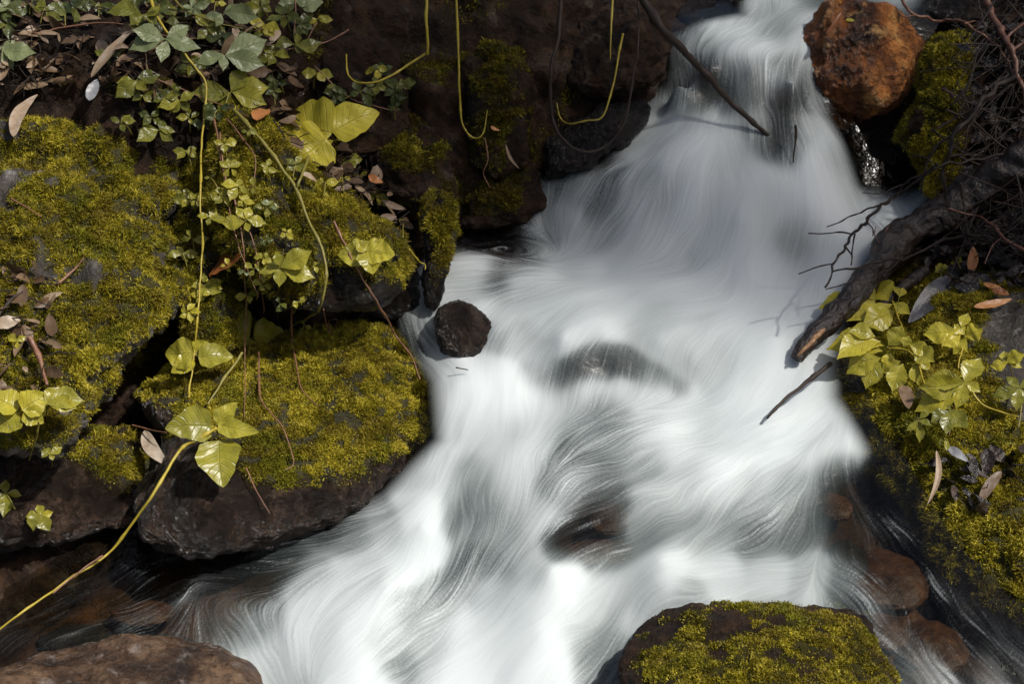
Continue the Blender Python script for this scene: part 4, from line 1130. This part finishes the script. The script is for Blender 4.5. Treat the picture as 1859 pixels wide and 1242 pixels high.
plant('shrub', 'glossy yellow shrub with long drooping leaves on the right mossy boulder', 'shrub', [([(1606,633),(1645,637),(1665,660),(1680,700)],2.2,'yellow_stem',.03)],
 [(1610,630,[(1590,612,1540,602),(1606,628,1498,634,.34),(1612,628,1637,590,.7),(1604,638,1535,641,.35),(1600,650,1536,680),(1604,650,1572,707,.5),(1618,640,1612,670,.65),(1600,620,1520,650,.4)],SH),
  (1645,640,[(1640,630,1651,609,.7),(1660,635,1697,656,.7),(1665,650,1692,672),(1660,660,1668,699),(1640,660,1620,712,.6),(1635,655,1600,678,.6),(1650,625,1690,640,.6)],G(SH,tone=.75))])
plant('shrub', 'three bright shiny leaves at the middle of the right boulder', 'shrub', [([(1751,610),(1745,640),(1740,668)],1.8,'yellow_stem',.03)],
 [(1751,610,[(1738,600,1675,607,.5),(1745,606,1709,628,.5),(1745,595,1758,568,.5),(1752,608,1732,588,.8),(1752,612,1785,597,.75),(1755,614,1730,644,.6)],G(SH,tone=.9))])
plant('creeper', 'toothed creeper leaf cluster with insect holes low on the right boulder', 'creeper', [([(1768,714),(1785,735),(1820,748),(1850,756)],1.8,'yellow_stem',.02),([(1750,700),(1730,745),(1722,790)],1.6,'red_stem',.02)],
 [(1752,695,[(1781,648),(1682,683),(1668,704),(1781,712),(1735,743),(1658,746)],G(SH,tone=.75,w=.5)),(1726,746,[(1690,766),(1758,776),(1719,788),(1716,734)],G(SH,tone=.55)),(1667,762,[(1644,783),(1669,805),(1692,773),(1690,746)],G(SH,tone=.55,w=.36)),(1714,796,[(1719,820),(1705,812)],G(SH,tone=.5,w=.35))])
plant('creeper', 'small shiny leaves at the right edge above the pale toothed leaf', 'creeper', [], [(1828,658,[(1796,664),(1824,636),(1862,643),(1856,668)],G(SH,tone=.8,w=.5))])
plant('creeper', 'pale toothed green leaf cut by the right edge', 'creeper', [([(1850,705),(1855,740),(1850,775)],1.6,'green_stem',.02)], [(1850,704,[(1801,722),(1827,683),(1880,688),(1846,747),(1885,730)],G(SH,tone=.5,w=.5))])
rs_ = np.random.default_rng(17)
def sprinkle(name, label, reg, cnt, lo, hi, tone, stem):
    L_ = []
    while len(L_) < cnt:
        x = reg[0] + rs_.random() * (reg[2] - reg[0]); y = reg[1] + rs_.random() * (reg[3] - reg[1])
        if any(abs(x - l[0]) + abs(y - l[1]) < 26 for l in L_): continue
        R_ = lo + rs_.random() * (hi - lo); k5 = int(rs_.integers(4, 6)); a0 = rs_.normal() * .4
        tips = [(x + R_ * math.cos(a) * (1 + .15 * rs_.normal()), y + R_ * .72 * math.sin(a) * (1 + .15 * rs_.normal())) for a in (a0 + np.arange(k5) * (2 * math.pi / k5) + .25 * rs_.normal(size=k5))]
        L_.append((x, y, tips, G(tone=float(np.clip(tone + .12 * rs_.normal(), 0, 1)), off=.025, w=.5)))
    plant(name, label, 'creeper', [(stem, 1.3, 'red_stem', .015)], L_)


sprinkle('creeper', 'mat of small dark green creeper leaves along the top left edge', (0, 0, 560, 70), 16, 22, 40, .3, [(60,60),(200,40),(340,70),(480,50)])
sprinkle('creeper', 'scattered small creeper leaves over the litter between tan strip and ridge', (180, 90, 520, 230), 13, 18, 34, .4, [(200,120),(300,150),(400,190),(470,220)])
sprinkle('creeper', 'column of small bright creeper leaves between left moss and ridge', (330, 240, 540, 590), 20, 14, 26, .6, [(400,240),(410,340),(430,440),(470,540)])
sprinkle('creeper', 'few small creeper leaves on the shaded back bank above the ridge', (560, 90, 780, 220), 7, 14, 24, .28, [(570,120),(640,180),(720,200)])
# bare stems and tendrils
for nm, lab, pts, rp, mt, off in [
 ('hanging_stem', 'yellow bare stem hanging at the top with a sharp bend to the left', [(773,-40),(775,40),(776,92),(772,98),(730,124),(690,145),(655,150),(636,138),(629,118),(630,98)], 2.4, 'yellow_stem', [.22,.16,.10,.05,.03]),
 ('hanging_stem', 'slender yellow stem hanging down the back bank in a hook', [(826,-40),(832,80),(834,170),(838,218),(850,243),(866,250),(878,238),(884,200)], 1.9, 'yellow_stem', [.2,.1,.05,.05]),
 ('hanging_stem', 'short straight yellow stem hanging inside the black root loop', [(1116,-40),(1110,40),(1108,108)], 1.9, 'yellow_stem', [.2,.12]),
 ('hanging_stem', 'yellow stem kinked into a hook inside the black root loop', [(1132,60),(1124,95),(1117,135),(1096,208),(1066,218),(1034,224),(1016,212),(1011,186)], 1.8, 'yellow_stem', [.12,.10]),
 ('root', 'black wiry root hanging in a wide loop left of the falls', [(1017,-40),(1014,60),(999,130),(1000,200),(1018,248),(1048,273),(1080,275),(1110,256),(1134,220),(1146,160),(1160,60),(1156,-40)], 3.2, 'twig', [.16,.12,.08,.08,.12,.16]),
 ('stick', 'long dark stick leaning across the upper falls', [(1150,-30),(1200,48),(1258,108),(1310,165),(1360,214),(1395,245)], 7.0, 'twig', [.22,.16,.05,-.01]),
 ('stick', 'short black stick standing upright in the white water', [(1445,228),(1443,255),(1440,296)], 2.6, 'twig', [.05,.0]),
 ('stick', 'thin black stick poking from the right bank over the water', [(1508,660),(1470,690),(1428,722),(1392,760)], 4.0, 'twig', [.03,.05,.02]),
 ('stick', 'tiny dark twig lying in the water beside the moss boulder', [(828,667),(850,672)], 1.5, 'twig', [.01,.005]),
 ('tendril', 'pink tendril with a knobby tip on the moss boulder', [(530,545),(530,610),(542,690),(552,712),(577,737)], 1.7, 'red_stem', .012),
 ('tendril', 'red thread like runner across the lower moss boulder', [(470,640),(472,720),(492,750),(512,775),(530,825),(532,845),(518,854)], 1.5, 'red_stem', .012),
 ('tendril', 'thin runner crossing the wet black base of the moss boulder', [(446,850),(465,890),(490,934)], 1.3, 'red_stem', .012),
 ('tendril', 'short yellow tendril hanging beside the mossy stump', [(742,452),(760,475),(772,480),(772,490)], 1.6, 'yellow_stem', [.03,.05]),
 ('tendril', 'thin tendril in the shade between yellow hook and pool', [(880,250),(886,290),(878,315),(890,340)], 1.2, 'red_stem', .02),
 ('tendril', 'orange rootlets curling at the foot of the brown ivy stem', [(588,562),(592,590),(600,605),(596,585),(612,580),(606,600)], 1.3, 'red_stem', .01),
 ('stick', 'pale thin stick with a lighter tip lying on the left moss', [(104,516),(130,492),(152,468)], 2.6, 'red_stem', .015),
 ('stick', 'dark blurred stick lying up the left edge', [(-10,580),(20,545),(40,530)], 3.0, 'twig', .02),
 ('stick', 'slender brown stick slanting on the rock at the left edge', [(20,360),(50,378),(76,394)], 1.8, 'red_stem', .01),
 ('stick', 'brown stick leaning in the dark gap at the left edge', [(52,612),(72,655),(85,700)], 5.0, 'red_stem', [.03,.02]),
 ('stick', 'white thin stick in the black recess under the left rock', [(240,772),(270,780),(302,786)], 1.6, 'red_stem', .03)]:
    P = stem_path(pts, off, 0.004 if rp > 2 else 0.002, 5)
    sc = depth_at(*pts[0]) / FPX
    nn_ = len(P); q_ = np.arange(nn_)
    mb = MB(); mb.add(*tube(P, rp * sc * np.linspace(1.1, 0.5, nn_) * (1 + 0.4 * np.exp(-(q_ % 17 - 8) ** 2 / 1.5)), 8, 0.25, 3), a=0.5)
    tag(mb.build(nm, M[mt]), lab, nm.replace('hanging_', '').replace('tendril', 'tendril'))

# ------------------------------------------------------------------ log and dead branches on the right bank
def limb(pts, rad, off, mat='bark', rough=0.35, seed=0, a=0.4, sides=14, wob=0.006, groove=0.0):
    P = stem_path(pts, off, wob, seed)
    P = smooth_poly(P, 3)
    sc = depth_at(*pts[len(pts) // 2]) / FPX
    V, F4, F3 = tube(P, [r * sc for r in rad], sides, rough, seed)
    if groove:
        n = (len(V) - 2) // sides; C = np.repeat(P, sides, 0); an_ = np.tile(np.arange(sides) / sides * 2 * math.pi, n); ln_ = np.repeat(np.arange(n), sides) / 9.0
        g = fbm(np.stack([np.cos(an_) * 3.2, np.sin(an_) * 3.2, ln_ * .5], 1), 1.0, 4, seed, .6, True)
        V[:n * sides] = C + (V[:n * sides] - C) * (1 + groove * g)[:, None]
    return V, F4, F3


lg = MB(); lg.add(*limb([(1446,652),(1480,606),(1532,556),(1580,500),(1640,430),(1720,385),(1800,330),(1900,255)], [10,15,19,23,27,31,35,38], [.02,.05,.06,.05,.06,.08,.08], seed=7, sides=48, groove=.22), a=0.35)
log_o = tag(lg.build('log', M['bark']), 'dark wet log with a splintered brown tip slanting into the white water', 'log')
sp = MB()
for k in range(7):
    x, y = 1456 + 5 * k, 640 - 5.5 * k
    sp.add(*limb([(x - 8 + k, y + 6), (x + 18, y - 20), (x + 44, y - 44)], [2, 5, 3], [.045 + .004 * (k % 3), .07, .055], seed=20 + k, sides=6, rough=.4), a=0.9)
sp.build('splinter', M['red_stem'], log_o)
lg = MB(); lg.add(*limb([(1560,600),(1600,555),(1640,520),(1680,490)], [8,12,12,9], [.02,.03,.02], seed=9), a=.4)
tag(lg.build('stick', M['bark']), 'short thick dark stick on the moss right of the log tip', 'stick')


def branch(label, main, r0, off, subs, seed, mat='twig', a=0.35):
    mb = MB(); mb.add(*limb(main, [r0, r0 * .8, r0 * .5], off, seed=seed, sides=8, wob=.012), a=a)
    o = tag(mb.build('dead_branch', M[mat]), label, 'branch', 'dead branches on the right bank')
    for k, s in enumerate(subs):
        m2 = MB(); m2.add(*limb(s, [r0 * .5, r0 * .3], off[-1] if np.ndim(off) else off, seed=seed + k + 1, sides=6, wob=.006), a=a)
        m2.build('side_twig', M[mat], o)
    return o


branch('forked black branch reaching out over the white water from the right bank', [(1700,300),(1640,345),(1600,375),(1570,402),(1548,428),(1528,452),(1512,482),(1498,524)], 3.4, [.12,.12,.2,.2],
 [[(1548,426),(1510,421),(1468,424)],[(1512,478),(1480,486),(1450,498)],[(1600,372),(1560,385),(1502,412)],[(1553,424),(1548,450),(1544,480)],[(1536,448),(1544,460),(1546,466)],[(1570,402),(1582,415),(1584,430)]], 31)
branch('long reddish bare branch arching along the top right corner', [(1630,-10),(1662,26),(1700,31),(1750,42),(1790,66),(1822,96),(1850,150)], 3.2, [.10,.14], [[(1662,26),(1640,28),(1625,10)],[(1750,42),(1775,38),(1780,50)]], 41, 'red_stem', .3)
branch('thick brown branch running down the right edge at the top', [(1785,-20),(1810,40),(1838,95),(1850,150),(1868,200)], 6.5, [.16,.14], [[(1838,95),(1870,70),(1890,50)],[(1826,70),(1850,50),(1880,30)]], 51, 'red_stem', .2)
branch('curved black branch bending down in front of the moss strip', [(1870,118),(1810,160),(1770,200),(1738,240),(1720,285),(1714,330),(1722,380)], 5.5, [.14,.14,.08], [[(1738,240),(1700,262),(1680,300),(1676,350)],[(1720,285),(1750,280),(1800,284)],[(1770,200),(1740,210),(1700,235)]], 61)
branch('thin dark branch across the log with up curled twig ends', [(1860,285),(1790,285),(1700,305),(1650,330),(1620,360)], 2.6, [.14,.14], [[(1650,330),(1600,350),(1565,352)],[(1700,305),(1680,285),(1650,280)]], 71)
branch('straight dark branch lying over the log toward the water', [(1830,440),(1760,430),(1700,440),(1640,468),(1580,482),(1512,492)], 3.0, [.10,.12,.14], [[(1640,468),(1610,490),(1590,498)],[(1580,482),(1545,510),(1498,526)]], 81)
branch('pale bare twig rising from the mossy boulder beside the log', [(1585,510),(1592,470),(1596,440),(1612,410)], 2.2, [.05,.10], [[(1596,440),(1588,425),(1590,412)]], 91, 'red_stem', .4)
branch('reddish slanting branch in the lower tangle at the right edge', [(1880,470),(1820,430),(1790,400),(1770,390),(1720,378)], 3.0, [.12,.12], [[(1820,430),(1800,450),(1786,480)]], 95, 'red_stem', .25)


def litter_bits(regions, n, seed, kind):
    r = np.random.default_rng(seed); out = MB()
    tw = MB()
    for reg, cnt in regions:
        reg = np.asarray(reg, float); lo, hi = reg.min(0), reg.max(0)
        k = 0
        while k < cnt:
            x, y = lo + r.random(2) * (hi - lo)
            if not in_poly(np.array(x), np.array(y), reg): continue
            k += 1
            p = on([x], [y], 0.004 + 0.02 * r.random())[0]
            if r.random() < kind:
                d = r.normal(size=3) * np.array([1, .7, .5]); d /= np.linalg.norm(d)
                L = 0.02 + 0.07 * r.random()
                q = p + (np.linspace(-.5, .5, 5)[:, None] * L) * d + r.normal(size=(5, 3)) * 0.0025
                tw.add(*tube(q, [0.0014, 0.0009], 4), a=r.random() * .6)
            else:
                d = r.normal(size=3) * np.array([1, .8, .5]); d /= np.linalg.norm(d)
                nn = np.array([0, -.4, .8]) + r.normal(size=3) * .6
                L = 0.015 + 0.045 * r.random()
                V, F, uv = leaflet(p - d * L / 2, p + d * L / 2, nn / np.linalg.norm(nn), 0.22 + 0.35 * r.random(), 'dead', int(r.integers(1e6)))
                V = V.reshape(25, 9, 3)[::4, ::2].reshape(-1, 3)
                out.add(V, grid_faces(7, 5), a=r.random() ** 1.5 * .75)
    return out, tw


a_, b_ = litter_bits([([(0,0),(420,0),(520,80),(560,200),(660,330),(720,400),(640,360),(540,270),(440,170),(300,180),(150,155),(0,160)], 420), ([(540,240),(620,260),(700,330),(760,420),(700,400),(600,330)], 90), ([(0,480),(90,480),(110,640),(80,720),(0,740)], 70)], 0, 5, .45)
tag(a_.build('leaf_litter', M['dead_leaf']), 'brown and grey dead leaves and chips covering the upper left slope', 'litter', kind='stuff')
tag(b_.build('twig_litter', M['twig']), 'fine dark dead twigs and needles on the upper left slope', 'litter', kind='stuff')
a_, b_ = litter_bits([([(1740,60),(1870,-20),(1880,480),(1760,470),(1700,410),(1745,330),(1780,200)], 420), ([(1650,450),(1870,440),(1870,520),(1720,520)], 90), ([(1690,840),(1870,800),(1870,940),(1760,930)], 40)], 0, 6, .35)
tag(a_.build('leaf_tangle', M['bark']), 'blackened wet dead leaves packed on the right bank', 'litter', kind='stuff')
tag(b_.build('twig_tangle', M['twig']), 'fine black twigs tangled on the right bank', 'litter', kind='stuff')
r_ = np.random.default_rng(77); tw = MB()
for k in range(150):
    x, y = 1740 + 140 * r_.random() ** .8, 20 + 430 * r_.random()
    an = r_.choice([0.6, 2.2, 1.9, 2.6]) + r_.normal() * .35; L = 50 + 130 * r_.random()
    e = np.array([math.cos(an), math.sin(an)]) * L
    P = on([x - e[0] / 2, x, x + e[0] / 2], [y - e[1] / 2, y + r_.normal() * 8, y + e[1] / 2], 0.03 + 0.10 * r_.random())
    dd = np.median((P - CAM) @ CF)
    P = CAM + (P - CAM) * ((0.5 * dd + 0.5 * ((P - CAM) @ CF)) / ((P - CAM) @ CF))[:, None]
    tw.add(*tube(smooth_poly(P, 6), [0.0022 * (.4 + r_.random()), 0.001], 5, .2, k), a=r_.random() * .8)
tag(tw.build('branch_tangle', M['twig']), 'dense tangle of thin dead branches in the upper right corner', 'branches', kind='stuff')


# ------------------------------------------------------------------ single dead leaves that stand out
def dead(label, a, b, w, mat, off=(.02, .02), nrm=(0, -.5, .8), tint=.6, seed=1):
    p, q = on([a[0]], [a[1]], off[0])[0], on([b[0]], [b[1]], off[1])[0]
    d0, d1 = (p - CAM) @ CF, (q - CAM) @ CF
    if abs(d1 - d0) > .08: q = CAM + rays([b[0]], [b[1]])[0] * (d0 + .08 * np.sign(d1 - d0))
    n = np.array(nrm, float)
    V, F, uv = leaflet(p, q, n / np.linalg.norm(n), w, 'dead', seed)
    V2 = V - (n / np.linalg.norm(n)) * 0.0012
    m = MB(); m.add(V, F, a=tint); m.add(V2, F[:, ::-1], a=tint)
    tag(m.build('dead_leaf', M[mat]), label, 'dead leaf', 'fallen dead leaves')


dead('long tan strip of dead leaf slanting on the upper left litter', (165,140), (240,48), .15, 'dead_leaf', (.03,.05), tint=.75)
dead('grey elongated dead leaf leaning on moss near the left edge', (24,248), (66,163), .2, 'dead_leaf', (.03,.04), tint=.8, seed=2)
dead('small grey dead leaf below the long tan strip', (162,182), (176,142), .45, 'grey_leaf', (.02,.02), tint=.7, seed=3)
dead('tan dead leaf stub near the top among creeper leaves with painted sheen', (424,48), (441,88), .35, 'dead_leaf', (.03,.03), tint=.7, seed=4)
dead('brown curled dead leaf on moss beside the red stems', (392,482), (432,468), .85, 'rust_leaf', (.015,.02), tint=.05, seed=5)
dead('orange dead leaf on the upper end of the mossy ridge', (466,218), (482,188), .4, 'rust_leaf', (.02,.02), tint=.6, seed=6)
dead('grey white peeled strip in front of the lower left moss', (262,782), (304,842), .22, 'dead_leaf', (.03,.04), tint=.9, seed=7)
dead('pinkish grey dead leaf on the left edge among sticks', (-8,592), (36,578), .6, 'dead_leaf', (.02,.03), tint=.85, seed=8)
dead('orange brown dead leaf standing on the right moss below the branches', (1762,494), (1768,446), .38, 'rust_leaf', (.02,.05), tint=.6, seed=9)
dead('crumpled silver grey dried leaf hanging over the right moss', (1722,502), (1652,580), .28, 'grey_leaf', (.05,.04), tint=-.1, seed=10)
dead('thin orange dead leaf lying across the right moss near the edge', (1768,557), (1838,541), .2, 'rust_leaf', (.015,.02), tint=.8, seed=11)
dead('short orange dead leaf above the thin orange one', (1786,514), (1818,520), .35, 'rust_leaf', (.015,.02), tint=.8, seed=12)
dead('dark red dead leaf touching the short orange one', (1802,526), (1832,534), .5, 'rust_leaf', (.015,.02), tint=.1, seed=13)
dead('long mauve strip of dead leaf hanging on the right boulder', (1700,818), (1686,912), .10, 'dead_leaf', (.03,.02), tint=.7, seed=14)
dead('curled brown dead leaf on the lower right moss', (1818,856), (1776,920), .22, 'dead_leaf', (.04,.02), tint=.2, seed=15)
dead('grey dead leaf on the right boulder under the toothed creeper', (1722,812), (1758,836), .4, 'grey_leaf', (.02,.02), tint=.6, seed=16)
dead('brown strip of bark hanging under the glossy shrub', (1640,700), (1650,740), .4, 'dead_leaf', (.03,.03), tint=.3, seed=17)
dead('light tan strip of bark on the litter below the big yellow leaf', (546,314), (578,328), .3, 'dead_leaf', (.02,.02), tint=.8, seed=18)
dead('orange tipped chip of wood on the dark slope right of the seedlings', (670,316), (695,330), .5, 'rust_leaf', (.02,.02), tint=.6, seed=19)
dead('tiny yellow leaf stuck on top of the rusty boulder', (1536,34), (1551,36), .5, 'leaf', (.01,.01), tint=.8, seed=20)
dead('thin dark dead leaf stuck on the face of the rusty boulder', (1500,62), (1528,18), .16, 'rust_leaf', (.015,.015), tint=.05, seed=21)
dead('thin pale stick like leaf lying on dark rock above the pool', (918,262), (944,305), .12, 'dead_leaf', (.015,.015), tint=.6, seed=22)
dead('tiny orange leaf stuck on the shaded back bank', (891,228), (907,235), .4, 'rust_leaf', (.01,.01), tint=.9, seed=23)
